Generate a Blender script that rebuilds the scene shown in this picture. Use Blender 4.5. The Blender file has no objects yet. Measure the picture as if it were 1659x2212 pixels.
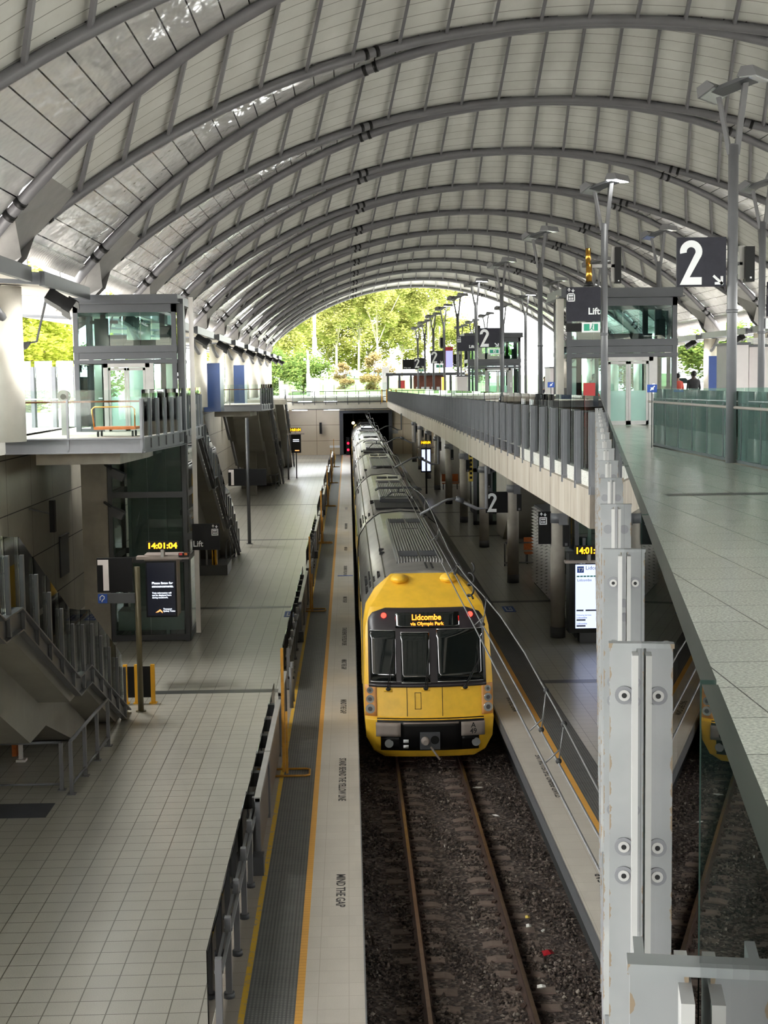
import bpy, math, random
from math import sin, cos, pi, radians, sqrt, atan2, tan
from mathutils import Vector, Matrix
random.seed(7)
SC = bpy.context.scene
COL = SC.collection

# ------------------------------------------------------------------ camera, sky, exposure
PW, PH, FPX = 1659., 2212., 3100.
CAMZ = 7.96
vy = Vector((752-PW/2, -(822-PH/2), -FPX)).normalized()
vz = Vector((-.0126, 1, 0)); vz.z = -(vz.dot(vy))/vy.z; vz.normalize()
vx = vy.cross(vz)
cam = bpy.data.cameras.new('camera'); camo = bpy.data.objects.new('camera', cam); COL.objects.link(camo)
R3 = Matrix((vx, vy, vz))
camo.matrix_world = Matrix.Translation((0, 0, CAMZ)) @ R3.to_4x4()
cam.sensor_fit = 'VERTICAL'; cam.sensor_height = 24; cam.lens = FPX/PH*24
cam.clip_start = .05; cam.clip_end = 900
SC.camera = camo

w = bpy.data.worlds.new('overcast_sky'); SC.world = w; w.use_nodes = True
nt = w.node_tree; bg = nt.nodes['Background']
tc = nt.nodes.new('ShaderNodeTexCoord'); sp = nt.nodes.new('ShaderNodeSeparateXYZ')
cr = nt.nodes.new('ShaderNodeValToRGB')
nt.links.new(tc.outputs['Generated'], sp.inputs[0]); nt.links.new(sp.outputs['Z'], cr.inputs[0])
cr.color_ramp.elements[0].position = 0; cr.color_ramp.elements[0].color = (.82, .84, .83, 1)
cr.color_ramp.elements[1].position = .5; cr.color_ramp.elements[1].color = (1, 1, 1, 1)
nt.links.new(cr.outputs[0], bg.inputs[0]); bg.inputs[1].default_value = 3.4
su = bpy.data.lights.new('sun', 'SUN'); su.energy = 1.6; su.angle = radians(12); su.color = (1, .97, .9)
suo = bpy.data.objects.new('sun', su); COL.objects.link(suo)
suo.rotation_euler = (radians(38), radians(-12), 0)
SC.view_settings.view_transform = 'Standard'; SC.view_settings.look = 'None'
SC.view_settings.exposure = 2.78; SC.view_settings.gamma = 1
SC.view_settings.use_curve_mapping = False
SC.cycles.max_bounces = 9; SC.cycles.diffuse_bounces = 5; SC.cycles.glossy_bounces = 4
SC.cycles.transparent_max_bounces = 40; SC.cycles.transmission_bounces = 4
SC.cycles.caustics_reflective = False; SC.cycles.caustics_refractive = False
SC.cycles.sample_clamp_indirect = 6

# ------------------------------------------------------------------ materials
MATS = {}
def lin(c):
    return tuple(((v/255.)/12.92 if v/255. <= .04045 else ((v/255.+.055)/1.055)**2.4) for v in c[:3])+(1,)
class NT:
    def __init__(s, name):
        s.m = bpy.data.materials.new(name); s.m.use_nodes = True; s.t = s.m.node_tree
        s.b = s.t.nodes['Principled BSDF']; s.out = s.t.nodes['Material Output']; MATS[name] = s.m
    def n(s, k, **kw):
        o = s.t.nodes.new('ShaderNode'+k)
        for a, v in kw.items(): setattr(o, a, v)
        return o
    def l(s, a, b): s.t.links.new(a, b)
    def pos(s, kind='Object'):
        return s.n('TexCoord').outputs[kind]
    def noise(s, scale, detail=4, vec=None, rough=.6):
        o = s.n('TexNoise'); o.inputs['Scale'].default_value = scale; o.inputs['Detail'].default_value = detail
        o.inputs['Roughness'].default_value = rough
        if vec is not None: s.l(vec, o.inputs['Vector'])
        return o.outputs['Fac']
    def ramp(s, fac, stops):
        o = s.n('ValToRGB'); e = o.color_ramp.elements
        e[0].position, e[0].color = stops[0]; e[1].position, e[1].color = stops[-1]
        for p, c in stops[1:-1]:
            q = e.new(p); q.color = c
        s.l(fac, o.inputs[0]); return o.outputs[0]
    def mix(s, fac, a, b, mode='MIX'):
        o = s.n('Mix', data_type='RGBA', blend_type=mode)
        for i, v in ((0, fac), (6, a), (7, b)):
            if hasattr(v, 'links') or hasattr(v, 'is_linked'): s.l(v, o.inputs[i])
            else: o.inputs[i].default_value = v
        return o.outputs[2]
    def math(s, op, a, b=0.):
        o = s.n('Math', operation=op)
        for i, v in ((0, a), (1, b)):
            if hasattr(v, 'is_linked'): s.l(v, o.inputs[i])
            else: o.inputs[i].default_value = v
        return o.outputs[0]
    def bump(s, h, strength=.3, dist=.01):
        o = s.n('Bump'); o.inputs['Strength'].default_value = strength; o.inputs['Distance'].default_value = dist
        s.l(h, o.inputs['Height']); s.l(o.outputs[0], s.b.inputs['Normal'])
    def set(s, **kw):
        for k, v in kw.items():
            i = s.b.inputs[k.replace('_', ' ')]
            if hasattr(v, 'is_linked'): s.l(v, i)
            else: i.default_value = v
def grey(v): return (v, v, v, 1)
def plain(name, c, rough=.5, metal=0, var=.12, scale=3., spec=.5):
    s = NT(name); c = lin(c)
    p = s.n('NewGeometry').outputs['Position']
    f = s.noise(scale, 5, p)
    lo = tuple(v*(1-var) for v in c[:3])+(1,); hi = tuple(min(1, v*(1+var)) for v in c[:3])+(1,)
    s.set(Base_Color=s.ramp(f, [(.3, lo), (.7, hi)]), Roughness=rough, Metallic=metal)
    s.b.inputs['Specular IOR Level'].default_value = spec
    return s
def emis(name, c, e, base=None):
    s = NT(name); c = lin(c)
    s.set(Base_Color=base or c, Emission_Color=c, Emission_Strength=e, Roughness=.4); return s
def grid_mask(s, vec, pitch, grout, axes=(0, 1), off=(0, 0)):
    """1 on joints of a grid of the given pitch, in metres"""
    sp = s.n('SeparateXYZ'); s.l(vec, sp.inputs[0]); res = None
    for k, a in enumerate(axes):
        pt = pitch[k] if isinstance(pitch, tuple) else pitch
        if not pt: continue
        v = s.math('ADD', sp.outputs[a], off[k]+1000*pt)
        v = s.math('MODULO', v, pt)
        v = s.math('LESS_THAN', v, grout)
        res = v if res is None else s.math('MAXIMUM', res, v)
    return res
def tiles(name, c, pitch, grout, gc, rough, spec=.5, axes=(0, 1), off=(0, 0), speck=.25, stain=.12, big=None, sscale=90):
    s = NT(name); P = s.n('NewGeometry').outputs['Position']
    c0 = lin(c)
    sn = s.noise(sscale, 2, P)
    a = tuple(v*(1-speck) for v in c0[:3])+(1,); b = tuple(min(1, v*(1+speck)) for v in c0[:3])+(1,)
    base = s.ramp(sn, [(.35, a), (.65, b)])
    st = s.noise(.9, 6, P)
    base = s.mix(s.ramp(st, [(.35, grey(0)), (.7, grey(stain*3))]), base, tuple(v*.6 for v in c0[:3])+(1,))
    # tile to tile tone
    wn = s.n('TexWhiteNoise'); dv = s.n('VectorMath', operation='DIVIDE'); fl = s.n('VectorMath', operation='FLOOR')
    pt = pitch if isinstance(pitch, tuple) else (pitch, pitch)
    d = [1000., 1000., 1000.]
    for k, ax in enumerate(axes): d[ax] = pt[k] or 1000.
    dv.inputs[1].default_value = d; s.l(P, dv.inputs[0]); s.l(dv.outputs[0], fl.inputs[0]); s.l(fl.outputs[0], wn.inputs[0])
    base = s.mix(s.math('MULTIPLY', wn.outputs[0], .22), base, tuple(v*.72 for v in c0[:3])+(1,))
    g = grid_mask(s, P, pitch, grout, axes, off)
    base = s.mix(g, base, lin(gc))
    if big:
        g2 = grid_mask(s, P, big[0], big[1], axes, off); base = s.mix(g2, base, lin(big[2]))
    s.set(Base_Color=base, Roughness=s.math('MULTIPLY_ADD', st, .2) if False else rough)
    s.b.inputs['Specular IOR Level'].default_value = spec
    return s
plain('concrete', (158, 152, 142), .85, 0, .2, 1.1)
plain('concrete_light', (186, 182, 172), .8, 0, .15, .8)
plain('soffit_concrete', (150, 147, 138), .85, 0, .12, .6)
plain('soffit_white', (214, 208, 200), .7, 0, .04)
plain('steel_dark', (68, 70, 74), .45, 0, .08, 2.)
plain('steel_grey', (100, 101, 104), .4, 0, .08, 2.)
plain('steel_roof', (106, 106, 110), .42, 0, .1, 1.5)
plain('steel_light', (158, 157, 155), .35, .3, .1, 2.)
plain('stainless', (190, 190, 190), .25, .85, .06, 4.)
plain('black_sign', (5, 5, 8), .5, 0, .1, 3., .25)
plain('black_sign_faded', (40, 40, 49), .55, 0, .18, 6., .3)
plain('black', (6, 6, 7), .5, 0, .1, 3., .3)
plain('rubber', (24, 24, 24), .7)
plain('white_paint', (226, 222, 218), .5, 0, .03)
plain('kiosk_white', (196, 190, 188), .5, 0, .04)
plain('yellow_barrier', (226, 168, 34), .45, 0, .12)
plain('yellow_pole', (186, 132, 40), .5, 0, .2, 8)
plain('yellow_train', (232, 184, 52), .42, 0, .1, 3.)
plain('train_frame', (44, 40, 44), .35, 0, .08)
plain('train_bumper', (142, 132, 126), .55, 0, .06)
plain('headlamp_shell', (206, 146, 84), .5, 0, .1)
plain('orange_wood', (176, 92, 34), .5, 0, .25, 12)
plain('blue_panel', (9, 30, 62), .4, 0, .1)
plain('blue_bright', (20, 62, 132), .4, 0, .08)
plain('blue_sign', (34, 74, 158), .5, 0, .05)
plain('red_box', (168, 44, 46), .5, 0, .1)
plain('red_wall', (200, 70, 70), .6, 0, .1)
plain('brown_wall', (112, 64, 48), .7, 0, .2, 2)
plain('green_sign', (40, 150, 120), .4)
plain('umbrella_blue', (90, 196, 226), .6, 0, .05)
plain('grass', (84, 112, 48), .9, 0, .25, .4)
plain('pave', (150, 148, 142), .9, 0, .1, .3)
plain('bark_pale', (150, 140, 122), .85, 0, .25, 2.)
plain('bark_dark', (92, 76, 60), .9, 0, .25, 2.)
plain('skin_tone', (120, 84, 66), .6)
plain('skin_dark', (64, 46, 38), .6)
plain('hair', (22, 18, 16), .7)
plain('shirt_dark', (36, 36, 38), .8, 0, .2, 20)
plain('shirt_red', (190, 74, 58), .8)
plain('shirt_grey', (104, 106, 112), .8)
plain('trousers', (38, 40, 50), .8)
plain('litter_red', (150, 12, 28), .3); plain('litter_white', (215, 214, 208), .6); plain('litter_yellow', (205, 180, 80), .6)
plain('brass', (196, 146, 62), .22, .9, .1)
plain('rail_side', (62, 44, 36), .7, .2, .25, 6)
plain('rail_top', (150, 128, 112), .28, .9, .15, 5)
plain('sleeper', (104, 90, 82), .9, 0, .22, 5)
plain('wire', (92, 92, 92), .5, .3)
plain('building_pale', (188, 190, 196), .8, 0, .08, .4)
plain('brick_red', (150, 84, 66), .85, 0, .2, 3)
plain('black_mesh', (20, 22, 23), .6)
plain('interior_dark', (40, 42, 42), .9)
emis('lamp_glow', (255, 255, 250), 8); emis('red_lamp', (255, 40, 30), 1.3); emis('red_signal', (255, 20, 50), .7)
emis('led_amber', (255, 160, 20), .8); emis('led_orange', (255, 130, 40), .5)
emis('warm_spot', (255, 226, 150), 3)
emis('screen_blue', (196, 208, 246), .24, (.02,.02,.02,1)); emis('screen_text', (225, 235, 250), .3, (.02,.02,.02,1)); emis('screen_orange', (240, 150, 90), .3)
emis('screen_dark', (6, 10, 26), .1); emis('screen_violet', (150, 150, 220), .25, (.1,.1,.1,1)); emis('screen_warm', (250, 180, 70), .3)
emis('led_lens', (230, 235, 240), .0)
plain('screen_navy', (40, 70, 130), .4); plain('screen_green', (50, 130, 100), .4); plain('screen_grey', (90, 96, 120), .4)
s = plain('digit_white', (225, 218, 218), .5, 0, .02)
s = plain('sign_white', (230, 232, 234), .5, 0, .02)
# concrete walls of large panels
tiles('wall_panels', (168, 162, 148), (3.1, 1.55), .03, (54, 52, 48), .75, .4, (1, 2), (0, .35), .06, .12)
tiles('end_wall_panels', (206, 192, 166), (3.1, 1.7), .05, (140, 126, 104), .75, .4, (0, 2), (.4, .2), .04, .05)
s = tiles('platform_tiles', (176, 174, 164), .4, .016, (92, 88, 76), .3, .5, (0, 1), (0, 0), .22, .10)
s = tiles('platform_tiles_right', (172, 172, 160), .4, .012, (92, 90, 80), .28, .5, (0, 1), (0, 0), .2, .10)
s = tiles('concourse_tiles', (206, 206, 197), .6, .008, (84, 84, 78), .16, .6, (0, 1), (0, 0), .3, .05, sscale=60)
s = tiles('edge_tiles', (190, 184, 174), (.4, .4), .008, (160, 152, 140), .5, .4, (0, 1), (.11, 0), .08, .10)
s = tiles('edge_strip_grey', (150, 142, 132), (0, .4), .008, (110, 100, 90), .7, .4, (0, 1), (0, 0), .1, .1)
s = tiles('yellow_line', (214, 160, 74), (0, .1), .008, (170, 120, 56), .6, .4, (0, 1), (0, 0), .08, .06)
s = tiles('dark_strip', (70, 72, 70), (.4, .4), .008, (50, 50, 48), .35, .5, (0, 1), (0, 0), .12, .05)
# worn paint line
s = NT('worn_yellow'); P = s.n('NewGeometry').outputs['Position']
f = s.noise(7, 6, P, .8); s.set(Base_Color=s.ramp(f, [(.40, lin((150, 140, 122))), (.47, lin((206, 164, 40)))]), Roughness=.7)
# tactile paving: rows of small domes
s = NT('tactile'); P = s.n('NewGeometry').outputs['Position']
mp = s.n('VectorMath', operation='SCALE'); mp.inputs[3].default_value = 1/.05; s.l(P, mp.inputs[0])
fr = s.n('VectorMath', operation='FRACTION'); s.l(mp.outputs[0], fr.inputs[0])
sb = s.n('VectorMath', operation='SUBTRACT'); sb.inputs[1].default_value = (.5, .5, 0); s.l(fr.outputs[0], sb.inputs[0])
ml = s.n('VectorMath', operation='MULTIPLY'); ml.inputs[1].default_value = (1, 1, 0); s.l(sb.outputs[0], ml.inputs[0])
ln = s.n('VectorMath', operation='LENGTH'); s.l(ml.outputs[0], ln.inputs[0])
dome = s.math('LESS_THAN', ln.outputs['Value'], .3)
g = grid_mask(s, P, .3, .01)
b0 = s.ramp(s.noise(3, 5, P), [(.3, lin((62, 64, 64))), (.7, lin((84, 85, 84)))])
b1 = s.mix(dome, b0, lin((112, 112, 108))); b1 = s.mix(g, b1, lin((58, 58, 56)))
s.set(Base_Color=b1, Roughness=.6); s.bump(dome, .6, .006)
# silver sheet of the roof and lined white panel, both laid out along their own uv in metres
s = NT('silver_sheet'); uv = s.n('UVMap').outputs[0]
sp = s.n('SeparateXYZ'); s.l(uv, sp.inputs[0])
v = s.math('MODULO', s.math('ADD', sp.outputs[0], 500*.64), .64); g = s.math('LESS_THAN', v, .035)
P = s.n('NewGeometry').outputs['Position']
s.set(Base_Color=s.mix(g, lin((234, 234, 233)), lin((20, 20, 20))), Roughness=.16, Metallic=s.math('SUBTRACT', .5, s.math('MULTIPLY', g, .45)))
mpn = s.n('Mapping'); mpn.inputs['Scale'].default_value = (1, .55, 1); s.l(P, mpn.inputs[0])
s.bump(s.noise(1.1, 3, mpn.outputs[0], .5), .8, .16)
s = NT('roof_panel'); uv = s.n('UVMap').outputs[0]
sp = s.n('SeparateXYZ'); s.l(uv, sp.inputs[0])
v = s.math('MODULO', s.math('ADD', sp.outputs[1], 100*.46), .46); g = s.math('LESS_THAN', v, .02)
P = s.n('NewGeometry').outputs['Position']
bc = s.ramp(s.noise(.8, 6, P), [(.3, lin((188, 189, 184))), (.75, lin((206, 207, 203)))])
s.set(Base_Color=s.mix(g, bc, lin((120, 120, 114))), Roughness=.6)
# ballast
s = NT('ballast'); P = s.n('NewGeometry').outputs['Position']
wn = s.n('TexVoronoi'); wn.inputs['Scale'].default_value = 16; s.l(P, wn.inputs['Vector'])
bw = s.n('RGBToBW'); s.l(wn.outputs['Color'], bw.inputs[0])
s.set(Base_Color=s.ramp(bw.outputs[0], [(.2, lin((38, 30, 27))), (.55, lin((70, 58, 52))), (.85, lin((104, 94, 86)))]), Roughness=.9)
s.bump(wn.outputs['Distance'], 1., .03)
s = NT('stone'); oi = s.n('NewGeometry')
rm = s.ramp(oi.outputs['Random Per Island'], [(0, lin((38, 30, 27))), (.55, lin((72, 60, 53))), (.9, lin((104, 92, 84))), (1, lin((140, 132, 122)))])
s.set(Base_Color=rm, Roughness=.85)
# galvanised post plates with rust along the edges and round the bolts (rust follows a texture of its own)
s = NT('galvanised'); P = s.n('NewGeometry').outputs['Position']
f = s.noise(9, 6, P, .7)
gal = s.ramp(s.noise(2.2, 5, P), [(.3, lin((108, 110, 111))), (.7, lin((136, 137, 137)))])
uvn = s.n('UVMap').outputs[0]; sp = s.n('SeparateXYZ'); s.l(uvn, sp.inputs[0])
edge = s.math('MULTIPLY', s.math('ABSOLUTE', s.math('SUBTRACT', sp.outputs[0], .5)), 2.)
e2 = s.math('ADD', s.math('MULTIPLY', edge, .62), s.math('MULTIPLY', s.noise(30, 3, P), .75))
rm = s.math('GREATER_THAN', e2, .985)
s.set(Base_Color=s.mix(s.math('MULTIPLY', rm, .7), gal, lin((112, 88, 52))), Roughness=.5, Metallic=.25)
# glass: clear sheet with a fresnel mirror on both faces
def glass(name, tint, rough=.0, ior=1.5, mirror=1., frost=0.):
    s = NT(name); s.t.nodes.remove(s.b)
    tr = s.n('BsdfTransparent'); tr.inputs[0].default_value = tint
    gl = s.n('BsdfGlossy'); gl.inputs['Roughness'].default_value = rough
    fr = s.n('Fresnel'); fr.inputs[0].default_value = ior
    mx = s.n('MixShader'); s.l(s.math('MULTIPLY', fr.outputs[0], mirror), mx.inputs[0])
    base = tr.outputs[0]
    if frost:
        df = s.n('BsdfDiffuse'); df.inputs[0].default_value = lin((176, 214, 204))
        m2 = s.n('MixShader'); m2.inputs[0].default_value = frost; s.l(base, m2.inputs[1]); s.l(df.outputs[0], m2.inputs[2]); base = m2.outputs[0]
    s.l(base, mx.inputs[1]); s.l(gl.outputs[0], mx.inputs[2]); s.l(mx.outputs[0], s.out.inputs[0])
    return s.m
glass('glass_fence', (.90, .955, .93, 1), .0, 1.45)
glass('glass_lift', (.74, .87, .85, 1), .0, 1.5, 1.3)
glass('glass_lift_dark', (.68, .75, .73, 1), .0, 1.5, .8)
glass('glass_frost', (.7, .86, .82, 1), .1, 1.5, 1., .55)
glass('glass_clear', (.86, .93, .93, 1), .0, 1.5)
s = plain('glass_edge', (34, 46, 42), .12, 0, .05)
s = NT('windscreen'); s.set(Base_Color=lin((16, 22, 22)), Roughness=.04, Specular_IOR_Level=.7)
s = NT('lamp_lens'); s.set(Base_Color=lin((190, 195, 195)), Roughness=.12, Metallic=.6)
# train skins
s = NT('train_silver'); P = s.n('NewGeometry').outputs['Position']
s.set(Base_Color=s.ramp(s.noise(1.2, 5, P), [(.3, lin((138, 136, 134))), (.7, lin((168, 166, 162)))]), Roughness=.32, Metallic=.75)
s.bump(s.noise(2.5, 2, P), .12, .02)
s = NT('train_ribbed'); P = s.n('NewGeometry').outputs['Position']
wv = s.n('TexWave'); wv.bands_direction = 'X'; wv.inputs['Scale'].default_value = 4.2; s.l(P, wv.inputs[0])
s.set(Base_Color=s.ramp(wv.outputs['Fac'], [(.2, lin((96, 96, 95))), (.7, lin((136, 135, 132)))]), Roughness=.45, Metallic=.5)
s.bump(wv.outputs['Fac'], .8, .02)
# leaves
def leafmat(name, a, b, c):
    s = NT(name); g = s.n('NewGeometry')
    rm = s.ramp(g.outputs['Random Per Island'], [(0, lin(a)), (.5, lin(b)), (1, lin(c))])
    s.t.nodes.remove(s.b); d = s.n('BsdfDiffuse'); t = s.n('BsdfTranslucent'); m = s.n('MixShader'); m.inputs[0].default_value = .45
    s.l(rm, d.inputs[0]); s.l(rm, t.inputs[0]); s.l(d.outputs[0], m.inputs[1]); s.l(t.outputs[0], m.inputs[2]); s.l(m.outputs[0], s.out.inputs[0])
leafmat('leaf_gum', (112, 118, 62), (140, 144, 78), (166, 164, 96))
leafmat('leaf_green', (62, 84, 42), (86, 106, 52), (112, 126, 66))
leafmat('leaf_lime', (112, 124, 40), (140, 150, 54), (164, 168, 76))
leafmat('leaf_rust', (104, 96, 62), (130, 112, 74), (140, 126, 88))

# ------------------------------------------------------------------ mesh building
class MB:
    def __init__(s): s.v = []; s.f = []; s.uv = []; s.mi = []; s.sm = []; s.cur = 0
    def quad(s, pts, uv=None, smooth=False):
        n = len(s.v); s.v += [tuple(p) for p in pts]; s.f.append(tuple(range(n, n+len(pts))))
        s.uv.append(uv or [(0, 0)]*len(pts)); s.mi.append(s.cur); s.sm.append(smooth)
    def face(s, idx, smooth=False, uv=None):
        s.f.append(tuple(idx)); s.uv.append(uv or [(0, 0)]*len(idx)); s.mi.append(s.cur); s.sm.append(smooth)
    def box(s, x0, x1, y0, y1, z0, z1, M=None):
        if x0 > x1: x0, x1 = x1, x0
        if y0 > y1: y0, y1 = y1, y0
        if z0 > z1: z0, z1 = z1, z0
        c = [Vector((x, y, z)) for z in (z0, z1) for y in (y0, y1) for x in (x0, x1)]
        if M: c = [M @ p for p in c]
        n = len(s.v); s.v += [tuple(p) for p in c]
        U = [(0, 0), (1, 0), (1, 1), (0, 1)]
        for q in ((0, 2, 3, 1), (4, 5, 7, 6), (0, 1, 5, 4), (2, 6, 7, 3), (0, 4, 6, 2), (1, 3, 7, 5)):
            uv = U if q[0:2] == (0, 1) else ([(0, 0), (0, 1), (1, 1), (1, 0)] if q == (2, 6, 7, 3) else [(.5, .5)]*4)
            s.face([n+i for i in q], False, uv)
        return s
    def bar(s, a, b, w, h=None, up=(0, 0, 1)):
        """box bar of width w and height h from a to b"""
        a = Vector(a); b = Vector(b); h = h or w; d = (b-a); L = d.length
        if L < 1e-6: return s
        d.normalize(); u = Vector(up)
        if abs(d.dot(u)) > .98: u = Vector((0, 1, 0)) if abs(d.y) < .9 else Vector((1, 0, 0))
        r = d.cross(u).normalized(); u = r.cross(d)
        M = Matrix((r, d, u)).transposed().to_4x4(); M.translation = a
        return s.box(-w/2, w/2, 0, L, -h/2, h/2, M)
    def tube(s, pts, r, n=10, cap=True, rf=None):
        pts = [Vector(p) for p in pts]; rings = []
        prev = None
        for i, p in enumerate(pts):
            t = (pts[min(i+1, len(pts)-1)]-pts[max(i-1, 0)]).normalized()
            if prev is None:
                a = Vector((0, 0, 1)) if abs(t.z) < .9 else Vector((1, 0, 0))
                u = t.cross(a).normalized()
            else:
                u = (prev - t*prev.dot(t)).normalized()
            prev = u; v = t.cross(u); rr = rf(i) if rf else r
            base = len(s.v)
            for k in range(n):
                an = 2*pi*k/n; s.v.append(tuple(p+u*cos(an)*rr+v*sin(an)*rr))
            rings.append(base)
        for i in range(len(rings)-1):
            for k in range(n):
                k2 = (k+1) % n
                s.face((rings[i]+k, rings[i]+k2, rings[i+1]+k2, rings[i+1]+k), True)
        if cap:
            s.face([rings[0]+k for k in range(n)][::-1]); s.face([rings[-1]+k for k in range(n)])
        return s
    def cyl(s, x, y, z0, z1, r, n=20, r2=None):
        return s.tube([(x, y, z0), (x, y, z1)], r, n, True, (lambda i: r if i == 0 else (r2 if r2 is not None else r)))
    def disc(s, c, axis, r, th=.01, n=16):
        c = Vector(c); a = Vector(axis).normalized(); return s.tube([c, c+a*th], r, n)
    def prism(s, poly, axis, a, b):
        """extrude a 2d polygon; axis 'x': poly=(y,z); 'y': poly=(x,z); 'z': poly=(x,y)"""
        def P(p, t):
            return {'x': (t, p[0], p[1]), 'y': (p[0], t, p[1]), 'z': (p[0], p[1], t)}[axis]
        n = len(s.v); k = len(poly)
        s.v += [P(p, a) for p in poly]+[P(p, b) for p in poly]
        s.face(range(n, n+k)); s.face(range(n+2*k-1, n+k-1, -1))
        for i in range(k):
            j = (i+1) % k; s.face((n+i, n+j, n+k+j, n+k+i))
        return s
    def ball(s, c, r, seg=12, ring=8, sc=(1, 1, 1)):
        c = Vector(c); base = len(s.v)
        for i in range(ring+1):
            th = pi*i/ring
            for k in range(seg):
                ph = 2*pi*k/seg
                s.v.append((c.x+r*sc[0]*sin(th)*cos(ph), c.y+r*sc[1]*sin(th)*sin(ph), c.z+r*sc[2]*cos(th)))
        for i in range(ring):
            for k in range(seg):
                k2 = (k+1) % seg
                s.face((base+i*seg+k, base+(i+1)*seg+k, base+(i+1)*seg+k2, base+i*seg+k2), True)
        return s
    def build(s, name, mat, parent=None, fix=True):
        me = bpy.data.meshes.new(name); me.from_pydata(s.v, [], s.f)
        ms = mat if isinstance(mat, (list, tuple)) else [mat]
        for m in ms: me.materials.append(MATS[m])
        ul = me.uv_layers.new(name='UVMap'); i = 0
        for p, uv in zip(me.polygons, s.uv):
            for k, li in enumerate(p.loop_indices): ul.data[li].uv = uv[k]
        me.polygons.foreach_set('material_index', s.mi); me.polygons.foreach_set('use_smooth', s.sm)
        me.update()
        if fix:
            import bmesh
            bm = bmesh.new(); bm.from_mesh(me); bmesh.ops.recalc_face_normals(bm, faces=bm.faces); bm.to_mesh(me); bm.free()
        o = bpy.data.objects.new(name, me); COL.objects.link(o)
        if parent is not None:
            attach(o, parent)
        return o
LOCS = {}
def attach(o, parent):
    o.parent = parent
    o.matrix_parent_inverse = Matrix.Translation(-Vector(LOCS.get(parent.name, (0, 0, 0))))
def tag(o, label=None, cat=None, group=None, kind=None):
    if label: o['label'] = label
    if cat: o['category'] = cat
    if group: o['group'] = group
    if kind: o['kind'] = kind
    return o
def thing(name, label, cat, loc=(0, 0, 0), group=None):
    """Empty at the base of a thing; parts are built in world coordinates and re-based on it"""
    o = bpy.data.objects.new(name, None); COL.objects.link(o); o.location = loc
    LOCS[o.name] = tuple(loc)
    return tag(o, label, cat, group)
def struct(name, mb, mat, fix=True):
    return tag(mb.build(name, mat, None, fix), kind='structure')
def one(name, mb, mat, label, cat, group=None, kind=None):
    return tag(mb.build(name, mat), label, cat, group, kind)
def clone(root, loc, label=None, group=None, rotz=None):
    def cp(o, par):
        c = o.copy(); COL.objects.link(c)
        if par is not None: c.parent = par; c.matrix_parent_inverse = o.matrix_parent_inverse.copy()
        for ch in o.children: cp(ch, c)
        return c
    r = cp(root, None); r.location = loc
    if rotz is not None: r.rotation_euler.z = rotz
    if label: r['label'] = label
    if group: r['group'] = group
    return r
def text(name, body, size, loc, mat, parent=None, xs=1., rot=(pi/2, 0, 0), bold=0., ext=.004, align='LEFT', track=1., fit=0):
    cu = bpy.data.curves.new(name, 'FONT'); cu.body = body; cu.size = size; cu.extrude = ext; cu.offset = bold
    cu.align_x = align; cu.space_character = track; cu.resolution_u = 3
    t = bpy.data.objects.new('tmp', cu); COL.objects.link(t)
    dg = bpy.context.evaluated_depsgraph_get(); dg.update()
    me = bpy.data.meshes.new_from_object(t.evaluated_get(dg)); bpy.data.objects.remove(t)
    from mathutils import Euler
    if fit: q = [v.co.x for v in me.vertices]; xs = fit/(max(q)-min(q))
    M = Matrix.Translation(loc) @ Euler(rot).to_matrix().to_4x4() @ Matrix.Diagonal((xs, 1, 1, 1))
    me.transform(M); me.materials.clear(); me.materials.append(MATS[mat]); me.name = name
    o = bpy.data.objects.new(name, me); COL.objects.link(o)
    if parent is not None:
        attach(o, parent)
    return o
def ordinal(i): return ['nearest', 'second', 'third', 'fourth', 'fifth', 'sixth', 'seventh', 'eighth', 'ninth', 'tenth', 'eleventh', 'twelfth', 'thirteenth', 'fourteenth', 'fifteenth', 'sixteenth', 'seventeenth', 'eighteenth', 'nineteenth'][i]
s = plain('gate_mesh', (110, 100, 92), .35, .5, .25, 5.)
glass('glass_dark', (.45, .5, .48, 1), .0, 1.45)
emis('added_fill_glow', (225, 232, 255), 22)  # glow of the strip fittings added as fill light

s = NT('beam_concrete'); P = s.n('NewGeometry').outputs['Position']
mp = s.n('Mapping'); mp.inputs['Scale'].default_value = (1, 1.6, .18); s.l(P, mp.inputs[0])
a = s.ramp(s.noise(1.8, 6, mp.outputs[0], .7), [(.3, lin((108, 100, 90))), (.5, lin((142, 134, 122))), (.75, lin((158, 151, 140)))])
s.set(Base_Color=a, Roughness=.85)
plain('louvre', (214, 212, 208), .35, .3, .04)
# ================================================================== the setting
CZ = 6.50                    # concourse floor
PX0, PX1 = .10, 3.45         # platform edges either side of the track
def zslope(y): return -.26*max(0, min(1, (y-60)/75.))
m = MB()
# left platform (platform 1)
m.box(-9.6, -1.80, -60, 156, -1.3, 0); struct('floor', m, 'platform_tiles')
m = MB(); m.box(-1.80, -1.50, -60, 156, -1.3, .0); struct('trim_1', m, 'edge_strip_grey')
m = MB(); m.box(-1.50, -1.42, -60, 156, -1.3, .001); struct('trim_2', m, 'worn_yellow')
m = MB(); m.box(-1.42, -.79, -60, 156, -1.3, .003); struct('trim_3', m, 'tactile')
m = MB(); m.box(-.79, -.69, -60, 156, -1.3, .002); struct('trim_4', m, 'yellow_line')
m = MB(); m.box(-.69, PX0, -60, 156, -.22, .0); struct('trim_5', m, 'edge_tiles')
m = MB(); m.box(-.69, -.15, -60, 156, -1.3, -.22); struct('wall_platform_left', m, 'interior_dark')
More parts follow.
